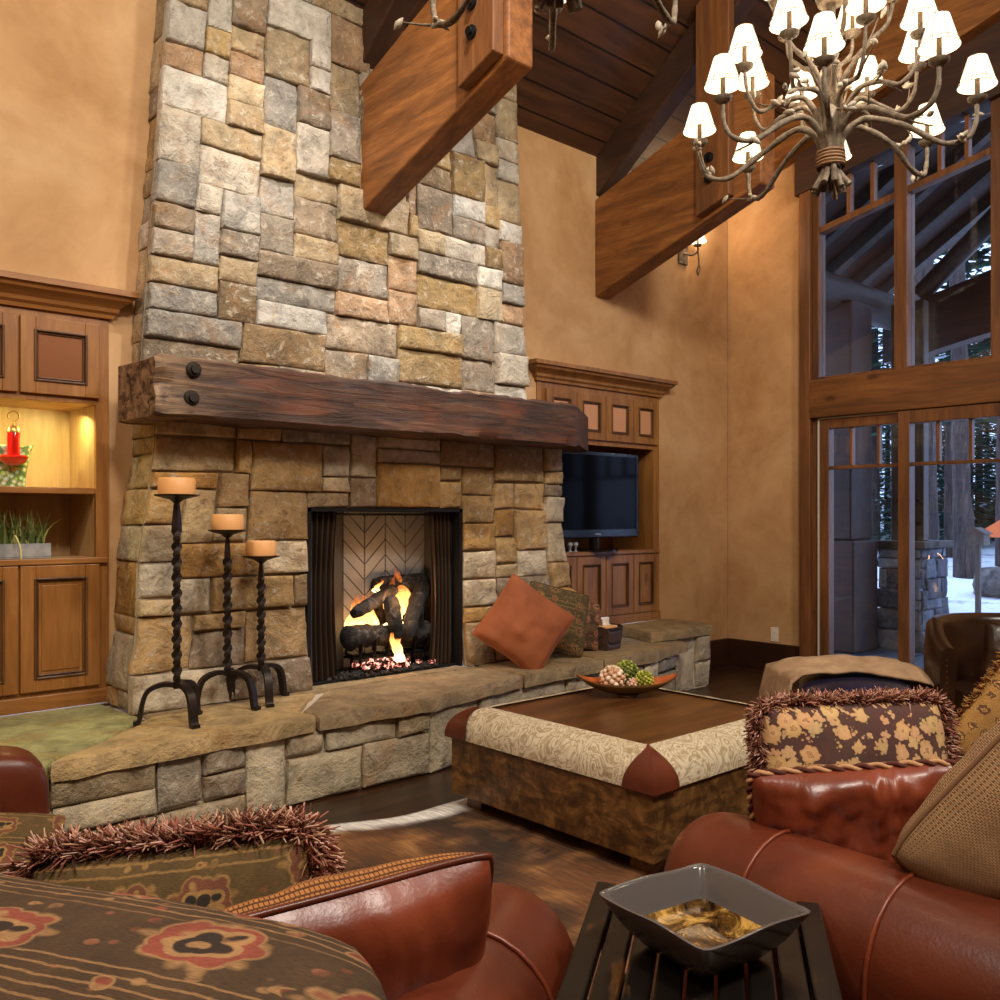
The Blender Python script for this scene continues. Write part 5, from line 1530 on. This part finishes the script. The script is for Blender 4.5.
# right sofa pillows
p = place('fringed_pillow', 'floral tapestry pillow with brown fringe behind the shiny leather pillow', 'pillow', (2.288, 1.134, 0.5736), -33, -10, 0)
o, ol = pillow(p, 'cover', 0.52, 0.38, 0.15, M['floral'], seed=8, pinch=0.03)
fringe(p, ol, 'trl', 0.038, FR, 4200, 3)
p = place('leather_pillow', 'shiny chestnut leather pillow with twisted rope trim on the right sofa', 'pillow', (1.945, 0.967, 0.5476), -52, 16, -7)
o, ol = pillow(p, 'cover', 0.44, 0.34, 0.18, [M['leather_bright'], M['weave_tan']], seed=9, pinch=0.05, back_mat=1, wr=0.02, gather=0.022, n=60)
m_a, _, _ = new_mat('rope_tan', 0.9, color=lin(184, 138, 98)); m_b, _, _ = new_mat('rope_brown', 0.9, color=lin(84, 38, 26))
piping(p, 'rope_trim', ol, 0.007, [m_a, m_b], twist=True)
p = place('knit_pillow', 'large tan knit pillow resting on the right sofa arm', 'pillow', (1.975, 0.545, 0.645), -44, 12, 38)
o, ol = pillow(p, 'cover', 0.50, 0.50, 0.34, M['knit'], n=34, seed=10, pinch=0.02, wr=0.014, ex=0.5)
piping(p, 'seam', ol, 0.005, M['knit'])
p = place('damask_pillow', 'gold damask pillow at the far right behind the floral pillow', 'pillow', (3.02, 0.925, 0.60), -42, -8, 40)
o, ol = pillow(p, 'cover', 0.44, 0.44, 0.16, M['damask_gold'], seed=11, pinch=0.05)
fringe(p, ol, 'tl', 0.02, [lin(150, 108, 56), lin(110, 60, 30), lin(176, 132, 76)], 900, 5)

# chair at far left
lc = thing('slipper_chair', 'cognac leather chair back at the left edge beside the hearth', 'chair', (0.416, 2.850, -0.0504), math.radians(-6))
soft_box(lc, 'backrest', (-0.34, -0.10, 0.10), (0.34, 0.10, 0.635), M['leather'], 0.0)
soft_box(lc, 'seat', (-0.40, -0.50, 0.10), (0.28, -0.09, 0.31), M['leather'], 0.02)
for fx, fy in ((-0.28, 0.0), (0.28, 0.0), (-0.32, -0.42), (0.20, -0.42)):
    q = MB(); q.lathe([(0, 0.0005), (0.02, 0.0005), (0.03, 0.11), (0, 0.11)], (fx, fy, 0), 12, cap=False); q.build('leg', M['baseboard'], lc)
p = place('throw_pillow', 'dark green and gold tapestry pillow on the chair at the left edge', 'pillow', (0.50, 2.60, 0.355), -25, -52, 6)
o, ol = pillow(p, 'cover', 0.44, 0.36, 0.14, M['kilim_olive'], seed=12, pinch=0.05)

# ------------------------------------------------------------------ side table and dish
st = thing('slatted_side_table', 'black distressed slatted side table between the two sofas', 'side table', (1.284, 0.912, -0.0504), math.radians(-56))
TW, TD, TH_ = 0.42, 0.50, 0.545
nsl = 9
for i in range(nsl):
    x0 = -TW/2+i*TW/nsl
    q = MB(); q.box((x0+0.003, -TD/2, TH_-0.022), (x0+TW/nsl-0.003, TD/2, TH_)); q.build('slat', M['side_wood'], st, smooth=0, bevel=(0.004, 2))
for y0 in (-TD/2+0.03, TD/2-0.07):
    q = MB(); q.box((-TW/2+0.03, y0, TH_-0.06), (TW/2-0.03, y0+0.04, TH_-0.022)); q.build('rail', M['side_wood'], st, smooth=0)
for sx in (-1, 1):
    for sy in (-1, 1):
        q = MB(); q.box((sx*0.165-0.02, sy*0.165-0.02, 0.0005), (sx*0.165+0.02, sy*0.165+0.02, TH_-0.022)); q.build('leg', M['side_wood'], st, smooth=0, bevel=(0.003, 2))
dh = thing('square_dish', 'deep square grey glazed dish with a golden bottom on the side table', 'dish', (1.284, 0.910, FL+CAM_SCALE*(TH_+0.001)), math.radians(-9))
q = MB()
def sq(t_, half, z, wav=0.0, sharp=0.16):
    a = t_*2*PI; c_, s_ = math.cos(a), math.sin(a); r = 1/((abs(c_)**16+abs(s_)**16)**(1/16))
    x, y = half*r*c_, half*r*s_
    return Vector((x, y, z + wav*math.sin(a*4+0.7)))
prof_out = [(0.062, 0.0), (0.070, 0.004), (0.098, 0.035), (0.123, 0.078), (0.125, 0.084)]
prof_in = [(0.125, 0.084), (0.120, 0.085), (0.115, 0.080), (0.100, 0.040), (0.096, 0.034)]
NA = 96
def loft(q, prof, m=0):
    rings = [[q.vert(sq(k/NA, h_, z, 0.0025 if z > 0.07 else 0)) for k in range(NA)] for h_, z in prof]
    for i in range(len(rings)-1):
        for k in range(NA): q.face([rings[i][k], rings[i][(k+1) % NA], rings[i+1][(k+1) % NA], rings[i+1][k]], m)
    return rings
r1 = loft(q, prof_out); q.face(r1[0][::-1]); loft(q, prof_in); q.build('body', M['dish'], dh, smooth=60)
q = MB(); r2 = loft(q, [(0.0965, 0.0342), (0.085, 0.026), (0.05, 0.023)]); q.face(r2[-1]); q.build('glazed_bottom', M['dish_in'], dh, smooth=60)

# ------------------------------------------------------------------ ottoman, throw, dark armchair
ot = thing('leather_ottoman', 'midnight blue leather ottoman under the tan throw', 'ottoman', (4.472, 2.226, -0.0504), math.radians(30))
soft_box(ot, 'cushion', (-0.30, -0.27, 0.26), (0.30, 0.27, 0.45), M['leather_navy'], 0.03)
q = MB(); q.box((-0.27, -0.24, 0.12), (0.27, 0.24, 0.27)); q.build('base', M['leather_navy'], ot, smooth=0, bevel=(0.02, 3))
for sx in (-1, 1):
    for sy in (-1, 1):
        q = MB(); q.lathe([(0, 0.0005), (0.018, 0.0005), (0.028, 0.12), (0, 0.12)], (sx*0.23, sy*0.20, 0), 10, cap=False); q.build('foot', M['baseboard'], ot)
q = MB()
def thr(u, v):
    L = -0.62+1.10*u; W = -0.13+0.36*v+0.05*math.sin(u*4)
    hx_ = 0.31; topz = 0.465+0.035*(1-(L/0.35)**2 if abs(L) < 0.35 else 0)
    if L < -hx_: e = -hx_-L; x = -hx_-0.025-0.05*math.sin(e*6)-0.02*v; z = 0.468-e
    elif L > hx_: e = L-hx_; x = hx_+0.025; z = 0.468-e
    else: x = L; z = topz
    nn = fbm(u*6, v*4, 2)
    z += 0.016*(1+math.sin(v*9+u*5))*(0.3+0.7*(abs(L) < hx_)) + 0.010*(1+nn) - 0.035*max(0, 1-v/0.18)
    return (x+0.01*nn, W, max(z, 0.02))
q.grid(thr, 50, 22)
o = q.build('tan_throw', M['throw'], None, None, smooth=180, loc=(4.472, 2.226, -0.0504), rot=(0, 0, math.radians(-42)))
md = o.modifiers.new('thick', 'SOLIDIFY'); md.thickness = 0.012; md.offset = 1
o.scale = (CAM_SCALE, CAM_SCALE, CAM_SCALE); tag(o, 'tan woollen throw draped over the dark ottoman', 'throw blanket')

ac = thing('barrel_armchair', 'espresso leather barrel armchair beside the glass door at the right edge', 'armchair', (4.950, 1.602, -0.0504), math.radians(-152))
q = MB(); n = 36; rows = []
prof = [(0.36, 0.10), (0.345, 0.42), (0.335, 0.72), (0.350, 0.75), (0.385, 0.76), (0.415, 0.73), (0.425, 0.60), (0.42, 0.10)]
for i in range(n+1):
    a = math.radians(-118+236*i/n)  # opening towards +x
    hgt = 1 - 0.26*max(0, (abs(i/n-0.5)*2-0.72)/0.28)
    rows.append([q.vert((-r*math.cos(a), r*math.sin(a), z if z < 0.3 else 0.3+(z-0.3)*hgt)) for r, z in prof])
for i in range(n):
    for k in range(len(prof)): q.face([rows[i][k], rows[i][(k+1) % len(prof)], rows[i+1][(k+1) % len(prof)], rows[i+1][k]])
q.face(rows[0]); q.face(rows[-1][::-1])
q.build('shell', M['leather_dark'], ac, smooth=60)
q = MB(); q.lathe([(0, 0.12), (0.34, 0.12), (0.345, 0.36), (0.31, 0.43), (0, 0.45)], (0.02, 0, 0), 32, cap=False); q.build('seat', M['leather_dark'], ac)
for a in (40, 140, 220, 320):
    q = MB(); q.lathe([(0, 0.0005), (0.018, 0.0005), (0.026, 0.12), (0, 0.12)], (0.29*math.cos(math.radians(a)), 0.29*math.sin(math.radians(a)), 0), 10, cap=False); q.build('leg', M['baseboard'], ac)
nail, _, _ = new_mat('brass_nailhead', 0.3, 0.9, lin(150, 104, 52))
for i in (0, n):
    q = MB(); a = math.radians(-118+236*i/n)
    for k in range(18):
        z = 0.12+k*0.027; q.sphere((-0.39*math.cos(a)+0.004*math.sin(a), 0.39*math.sin(a)*1.0, z), 0.006, 6, 4)
    q.build('nailhead_trim', nail, ac)
p = place('throw_pillow', 'dark brown leather pillow in the espresso barrel armchair', 'pillow', (5.013, 1.622, 0.5528), -62, -14, 8)
o, ol = pillow(p, 'cover', 0.36, 0.32, 0.13, M['leather_dark'], seed=15)

CAM_SCALE = 1.0
# ------------------------------------------------------------------ chandeliers
def chandelier(label, loc, rz, lights=True):
    t = thing('branch_chandelier', label, 'chandelier', loc, rz, 'branch chandeliers')
    rg = random.Random(7)
    zc = 0.0  # local zero = bundle waist
    # bundle of branches with splayed feet
    for k in range(11):
        a = k*2*PI/11+0.2; r0 = rg.uniform(0.025, 0.045); r1 = rg.uniform(0.05, 0.085)
        q = MB(); q.tube(smooth_path([(r1*math.cos(a), r1*math.sin(a), -0.125+rg.uniform(-0.01, 0.025)), (r0*math.cos(a)*0.95, r0*math.sin(a)*0.95, -0.05), (r0*math.cos(a)*0.8, r0*math.sin(a)*0.8, 0.0), (r0*1.1*math.cos(a), r0*1.1*math.sin(a), 0.10), (r0*1.6*math.cos(a), r0*1.6*math.sin(a), 0.18+rg.uniform(0, 0.08))], 5), [0.012, 0.0125, 0.012]+[0.012]*18, 8)
        q.build('bundle_stick', M['branch'], t, smooth=60)
    q = MB()
    for k in range(5): q.lathe([(0.054+0.003*(k % 2)-0.002*k*0.5, -0.035+k*0.013), (0.060-0.001*k, -0.029+k*0.013), (0.054, -0.022+k*0.013)], seg=20, cap=False)
    q.build('rawhide_wrap', M['rawhide'], t)
    q = MB(); q.tube([(0, 0, 0.0), (0, 0, 1.35)], [0.022, 0.016], 10); q.build('stem', M['branch'], t)
    q = MB(); q.lathe([(0, 0.62), (0.05, 0.62), (0.06, 0.65), (0.04, 0.69), (0, 0.69)], seg=16, cap=False); q.build('stem_collar', M['branch'], t)
    rings = [(8, 22.5, 0.52, 0.155), (8, 0.0, 0.345, 0.375), (5, 30.0, 0.23, 0.60)]
    shade_me = None
    first = None
    for ri, (n, a0, R, zs) in enumerate(rings):
        for k in range(n):
            a = math.radians(a0+360/n*k); ca, sa = math.cos(a), math.sin(a)
            jz = rg.uniform(-0.012, 0.012); jb = rg.uniform(-0.06, 0.06)
            def pt(r, z, off=0.0): return Vector((r*ca - off*sa, r*sa + off*ca, z))
            if ri == 0: P = [pt(0.035, 0.0), pt(0.05, 0.09), pt(0.13, 0.145+jz), pt(0.27, 0.085+jz, jb), pt(0.40, 0.0+jz, jb*0.7), pt(0.485, 0.005, jb*0.3), pt(0.515, 0.06), pt(R, zs-0.022)]
            elif ri == 1: P = [pt(0.03, 0.05), pt(0.05, 0.16), pt(0.11, 0.235+jz), pt(0.20, 0.225+jz, jb), pt(0.28, 0.20, jb*0.7), pt(0.33, 0.26), pt(R, zs-0.022)]
            else: P = [pt(0.025, 0.12), pt(0.04, 0.28), pt(0.09, 0.38+jz), pt(0.16, 0.44, jb*0.5), pt(0.21, 0.50), pt(R, zs-0.022)]
            P = smooth_path(P, 6); m_ = len(P)
            q = MB(); q.tube(P, [(0.0150 if ri == 0 else 0.013)*(1-0.5*i/m_)*(1+0.12*math.sin(i*1.3+k)) for i in range(m_)], 8)
            arm = q.build('arm', M['branch'], t, smooth=180)
            # twigs and leaf buds
            for b_ in range(3 if ri < 2 else 2):
                i0 = rg.randint(int(m_*0.3), int(m_*0.8)); p0 = P[i0]; d = (P[min(i0+1, m_-1)]-P[i0-1]).normalized()
                sd = Vector((rg.gauss(0, 1), rg.gauss(0, 1), rg.gauss(0.5, 0.7))).normalized(); L = rg.uniform(0.05, 0.13)
                tw = [p0, p0+d*L*0.4+sd*L*0.25, p0+d*L*0.8+sd*L*0.6+Vector((0, 0, 0.01))]
                q = MB(); q.tube(smooth_path(tw, 3), [0.0052, 0.005, 0.0045, 0.004, 0.0035, 0.003, 0.002], 5); q.build('twig', M['branch'], arm, smooth=180)
                for l_ in range(rg.choice((0, 1, 1, 3))):
                    e = tw[-1]+Vector((rg.gauss(0, 0.012), rg.gauss(0, 0.012), rg.gauss(0, 0.01)))
                    ax = Vector((rg.gauss(0, 1), rg.gauss(0, 1), rg.gauss(0, 0.6))).normalized()
                    ql = MB(); ql.tube([e-ax*0.022, e-ax*0.010, e, e+ax*0.012, e+ax*0.024], [0.001, 0.008, 0.011, 0.008, 0.001], 6); ql.build('leaf_bud', M['leaf_pale'], arm, smooth=180)
            C = pt(R, zs)
            if first is None:
                q = MB(); q.lathe([(0, -0.022), (0.016, -0.022), (0.034, -0.008), (0.036, 0.0), (0.028, 0.002), (0.012, -0.004), (0, -0.004)], seg=16, cap=False); me0 = q.build('drip_pan', M['branch'], t)
                q = MB(); q.tube([(0, 0, -0.005), (0, 0, 0.085)], 0.0095, 8); me1 = q.build('candle_sleeve', M['branch'], t)
                q = MB(); ns = 8
                pr = [(0.069, 0.042), (0.061, 0.060), (0.034, 0.150)]
                q.lathe(pr, seg=24, cap=False); me2 = q.build('lamp_shade', M['shade'], t, smooth=60)
                q = MB()
                for j in range(ns):
                    b_ = 2*PI*j/ns; q.tube([((r_+0.001)*math.cos(b_), (r_+0.001)*math.sin(b_), z_) for r_, z_ in pr], 0.0011, 4)
                for r_, z_ in pr: 
                    q.tube([((r_+0.0008)*math.cos(2*PI*j/24), (r_+0.0008)*math.sin(2*PI*j/24), z_) for j in range(25)], 0.0013, 4, cap=False)
                me3 = q.build('shade_wire', M['shade_wire'], me2, smooth=180)
                q = MB(); q.sphere((0, 0, 0.105), 0.013, 8, 6); me4 = q.build('bulb', M['bulb'], t)
                first = (me0, me1, me2, me4, me3)
                for o in (me0, me1, me2, me4): o.location = C
            else:
                for o in first[:4]:
                    c = o.copy(); COL.objects.link(c); c.parent = t; c.location = C
                    if o is first[2]:
                        w2 = first[4].copy(); COL.objects.link(w2); w2.parent = c
    return t
CH = (3.39, 1.79, 2.69)
chandelier('branch chandelier with many lit cream shades hanging before the window wall', CH, math.radians(48))
chandelier('branch chandelier cut off by the top edge with only its lowest arms showing', (1.69, 1.64, 2.73), math.radians(70))
for loc, e in (((3.39, 1.79, 3.02), 26), ((1.64, 1.75, 3.17), 20)):
    pl_ = bpy.data.lights.new('chandelier_lamps', 'POINT'); pl_.energy = e; pl_.color = (1.0, 0.78, 0.52); pl_.shadow_soft_size = 0.3
    o = bpy.data.objects.new('chandelier_lamps', pl_); COL.objects.link(o); o.location = loc

# ------------------------------------------------------------------ outdoors: porch, column, trees, snow
q = MB(); q.box((7.05, -1.0, -0.14), (9.9, 6.2, -0.02)); struct(q.build('floor_porch', M['porch_floor'], smooth=0))
q = MB()
def gnd(u, v):
    x = 9.9+80*u**1.6; y = -40+110*v
    return (x, y, -0.14+0.25*fbm(x*0.12, y*0.12, 0)*min(1, (x-9.9)/4)+0.045*max(0, x-14)*0.8+0.04*fbm(x*0.9, y*0.9, 3))
q.grid(gnd, 90, 120)
struct(q.build('ground_snow', M['snow'], smooth=180))
def gz(x, y): return -0.14+0.25*fbm(x*0.12, y*0.12, 0)*min(1, (x-9.9)/4)+0.045*max(0, x-14)*0.8

pc = thing('porch_column', 'stone column with a flat cap and timber posts on the porch', 'column', (8.95, 3.87, -0.02))
CO = (8.95, 3.87, -0.02)
def tap(z): return 0.05*(1-z)**2
rg = random.Random(31)
q = MB()
for fc in range(4):
    R = Matrix.Rotation(fc*PI/2, 4, 'Z')
    def mpc(x, z, d):
        zz = z*0.098; e_ = tap(zz); hw, hd = ((0.29, 0.20) if fc % 2 == 0 else (0.20, 0.29)); hw += e_; hd += e_
        v = R @ Vector((-hw+2*hw*x/(7 if fc % 2 == 0 else 5), -hd-d, 0)); return (CO[0]+v.x, CO[1]+v.y, CO[2]+zz)
    stones(q, 7 if fc % 2 == 0 else 5, 10, mpc, rg, EX_PAL, (1, 3), (1, 2), relief=0.02)
q.build('stone_pier', M['stone_cold'], pc, CO, smooth=60, colors=True)
q = MB(); q.box((8.68, 3.69, -0.02), (9.22, 4.05, 0.96)); q.build('mortar_core', M['mortar_cold'], pc, CO, smooth=0)
q = MB(); q.box((8.60, 3.61, 0.96), (9.30, 4.13, 1.03)); q.build('cap_stone', M['rock'], pc, CO, smooth=0, bevel=(0.012, 2))
for y in (3.70, 3.88):
    q = MB(); q.box((8.80, y, 1.03), (8.92, y+0.14, 3.35)); q.build('post', M['log_z'], pc, CO, smooth=0, bevel=(0.01, 2))
    for z in (1.2, 1.42):
        q = MB(); q.lathe([(0, 0), (0.025, 0), (0.02, 0.02), (0, 0.02)], (8.80, y+0.05, z), 10, 0, Matrix.Rotation(-PI/2, 4, 'Y'), cap=False); q.build('bolt', M['black_iron'], pc, CO)
dp = thing('timber_pier', 'dark timber post on a dark base at the left of the porch', 'post', (8.3, 4.6, -0.02))
q = MB(); q.box((8.05, 4.02, -0.02), (8.54, 5.0, 1.04)); q.build('base', M['beam_dark'], dp, (8.3, 4.6, -0.02), smooth=0, bevel=(0.02, 2))  # porch shade is put into the dark colour of base and post
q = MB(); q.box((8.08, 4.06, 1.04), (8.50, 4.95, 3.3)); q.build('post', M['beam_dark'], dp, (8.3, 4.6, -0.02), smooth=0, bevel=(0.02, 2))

pr_ = thing('porch_roof', 'dark porch roof with log beams seen through the upper window', 'porch roof', (8.6, 3.0, 3.4))
PO = (8.6, 3.0, 3.4)
q = MB(); q.prism([(5.4, 3.35), (1.0, 6.2), (-3.0, 3.6), (-3.0, 3.75), (1.0, 6.36), (5.4, 3.5)], 7.06, 10.3, 0, MYZ); q.build('roof_deck', M['beam_dark'], pr_, PO, smooth=0)
for x in (7.5, 8.1, 8.7, 9.3, 9.9):
    q = MB(); q.prism([(5.3, 3.28), (1.0, 6.07), (1.0, 6.2), (5.3, 3.41)], x, x+0.12, 0, MYZ); q.build('rafter', M['log'], pr_, PO, smooth=0)
q = MB(); q.tube([(7.06, 4.3, 3.40), (10.4, 4.3, 3.42)], [0.19, 0.17], 16); q.build('log_beam', M['log'], pr_, PO, smooth=60)
q = MB(); q.tube([(7.06, 2.2, 5.0), (10.4, 2.2, 5.0)], [0.19, 0.17], 16); q.build('log_beam', M['log'], pr_, PO, smooth=60)
# arched gable beam
q = MB(); top = []; bot = []
poly = []
for k in range(13):
    y = 4.45-k*0.30; poly.append((y, 3.50+0.24*(4.2-y)))
for k in range(12, -1, -1):
    y = 4.45-k*0.30; poly.append((y, 2.92+0.30*math.sin(min(1, max(0, (4.2-y)/2.2))*PI/2)))
for i in range(12):
    a, b_, c, d = poly[i], poly[i+1], poly[24-i], poly[25-i]
    q.prism([d, c, b_, a], 9.55, 9.75, 0, MYZ)
q.build('arched_beam', M['beam_dark'], pr_, PO, smooth=0)
for (ya, za), (yb, zb_) in (((4.1, 3.6), (2.6, 4.9)), ((3.2, 3.75), (3.2, 4.6))):
    q = MB(); q.tube([(9.65, ya, za), (9.65, yb, zb_)], 0.10, 10); q.build('strut', M['log'], pr_, PO, smooth=60)

def trunk(x, y, r, h, label, seed):
    z0 = gz(x, y)-0.15
    q = MB(); n = 26; rg = random.Random(seed); lx, ly = rg.uniform(-0.3, 0.3), rg.uniform(-0.3, 0.3)
    q.tube([(x+lx*(i/n), y+ly*(i/n), z0+h*i/n) for i in range(n+1)], [r*(1.25 if i == 0 else 1.06 if i == 1 else 1)*(1-0.35*i/n) for i in range(n+1)], 16)
    for i, p in enumerate(q.v):
        c = Vector((x+lx*((p[2]-z0)/h), y+ly*((p[2]-z0)/h), p[2])); d = (Vector(p)-c)
        if d.length > 1e-5: q.v[i] = tuple(Vector(p)+d.normalized()*0.05*r/0.25*fbm(p[0]*9, p[1]*9, p[2]*1.5))
    return tag(q.build('pine_trunk', M['bark'], None, (x, y, z0), smooth=180), label, 'tree trunk')
trunk(18.4, 6.95, 0.18, 12, 'furrowed pine trunk standing alone in the snow right of the column', 1)
trunk(14.2, 5.95, 0.22, 12, 'pine trunk rising directly behind the stone porch column', 2)

# conifers
def conifer_mesh(seed, h, rad, f0=0.06):
    rg = random.Random(seed); q = MB(); qt = MB()
    qt.tube([(0, 0, 0), (0, 0, h*0.95)], [0.16, 0.03], 8)
    nb = 150
    for k in range(nb):
        f = (k+rg.random())/nb; z = h*(f0+(0.98-f0)*f); L = rad*(1-f)**0.8*rg.uniform(0.75, 1.1)+0.15; a = k*2.4+rg.uniform(-0.3, 0.3)
        d = Vector((math.cos(a), math.sin(a), -0.22+0.3*f)).normalized(); sd = Vector((-math.sin(a), math.cos(a), 0))
        nn = 7
        for j in range(nn):
            g_ = (j+0.7)/nn; p = Vector((0, 0, z))+d*L*g_ + Vector((0, 0, -0.18*L*g_*g_))
            for s_ in (-1, 1):
                l = L*0.36*(1-g_*0.55); tip = p+sd*s_*l+d*l*0.5+Vector((0, 0, rg.uniform(-0.22, 0.06)*l))
                snow = rg.random() < 0.06
                c = lin(170, 182, 190) if snow else lin(*rg.choice(((36, 62, 50), (48, 78, 60), (28, 50, 44), (58, 84, 62))))
                wv_ = d*l*0.20+Vector((0, 0, 0.05*l))
                a1 = q.vert(p, c); a2 = q.vert(p*0.5+tip*0.5+wv_, c); a3 = q.vert(tip, c); a4 = q.vert(p*0.5+tip*0.5-wv_, c)
                q.face([a1, a2, a3, a4])
    return q, qt
protos = []
for sd_, h_, r_, f_ in ((1, 9.0, 2.3, 0.06), (2, 13.0, 2.4, 0.26), (3, 6.0, 1.9, 0.06)):
    t = thing('snowy_conifer', 'dusky snow-dusted conifer in the forest beyond the porch', 'tree', (0, 0, 0), 0, 'forest conifers beyond the porch')
    a, b_ = conifer_mesh(sd_, h_, r_, f_)
    a.build('needles', M['needles'], t, smooth=0, colors=True); b_.build('trunk', M['bark'], t, smooth=60); protos.append(t)
rg = random.Random(77); used = set()
spots = []
for k in range(900):
    dist = rg.uniform(27, 62); az = math.radians(rg.uniform(10, 32)); x, y = dist*math.cos(az), dist*math.sin(az)
    if all((x-a)**2+(y-b_)**2 > 9 for a, b_ in spots): spots.append((x, y))
    if len(spots) >= 44: break
spots = [(21.5, 7.3), (24.5, 9.6), (26.5, 12.6)]+spots
for n_, (x, y) in enumerate(spots):
    k = 1 if n_ < 3 else rg.randint(0, 2); t = protos[k]
    if k not in used: used.add(k)
    else: t = copy_tree(t)
    t.location = (x, y, gz(x, y)-0.1); t.rotation_euler = (0, 0, rg.uniform(0, 6)); s_ = rg.uniform(0.8, 1.15) if n_ > 2 else 1.15; t.scale = (s_, s_, s_)

bh = thing('bird_house', 'small brown wooden feeder box on a post in the snow', 'bird feeder', (13.0, 4.74, -0.10))
q = MB(); q.box((-0.11, -0.11, 0.98), (0.11, 0.11, 1.14)); q.build('box', M['log_z'], bh, smooth=0)
q = MB(); q.prism([(-0.15, 1.13), (0.15, 1.13), (0.0, 1.22)], -0.14, 0.14, 0, MYZ); q.build('roof', M['beam_dark'], bh, smooth=0)
q = MB(); q.box((-0.03, -0.03, gz(13, 4.74)+0.05), (0.03, 0.03, 0.99)); q.build('post', M['log_z'], bh, smooth=0)
oc = thing('canvas_canopy', 'orange canvas canopy peak outside at the right edge', 'canopy', (14.2, 4.80, -0.15))
q = MB(); a = [q.vert(p) for p in ((-0.35, -0.35, 1.12), (0.35, -0.35, 1.12), (0.35, 0.35, 1.12), (-0.35, 0.35, 1.12), (0, 0, 1.42))]
for i in range(4): q.face([a[i], a[(i+1) % 4], a[4]])
q.face(a[:4][::-1]); q.build('canvas', M['orange'], oc, smooth=0)
q = MB(); q.tube([(0, 0, gz(14.2, 4.8)+0.05), (0, 0, 1.4)], 0.02, 8); q.build('pole', M['black_iron'], oc)
def rock(x, y, r, label, seed):
    rg = random.Random(seed); q = MB(); q.sphere((x, y, gz(x, y)+r*0.25), (r*1.3, r, r*0.8), 16, 10)
    for i, p in enumerate(q.v): q.v[i] = tuple(Vector(p)+Vector((1, 1, 1))*0.3*r*fbm(p[0]*2/r*0.5, p[1]*2/r*0.5, p[2]*3+seed))
    tag(q.build('boulder', M['rock'], None, (x, y, gz(x, y)), smooth=180), label, 'rock')
rock(16.2, 5.45, 0.5, 'grey boulder in the snow beneath the wooden feeder box', 1)
rock(17.6, 4.6, 0.55, 'larger grey boulder beside the orange canopy', 2)
rock(38, 13.6, 0.6, 'lone dark boulder on the far snowy slope', 3)
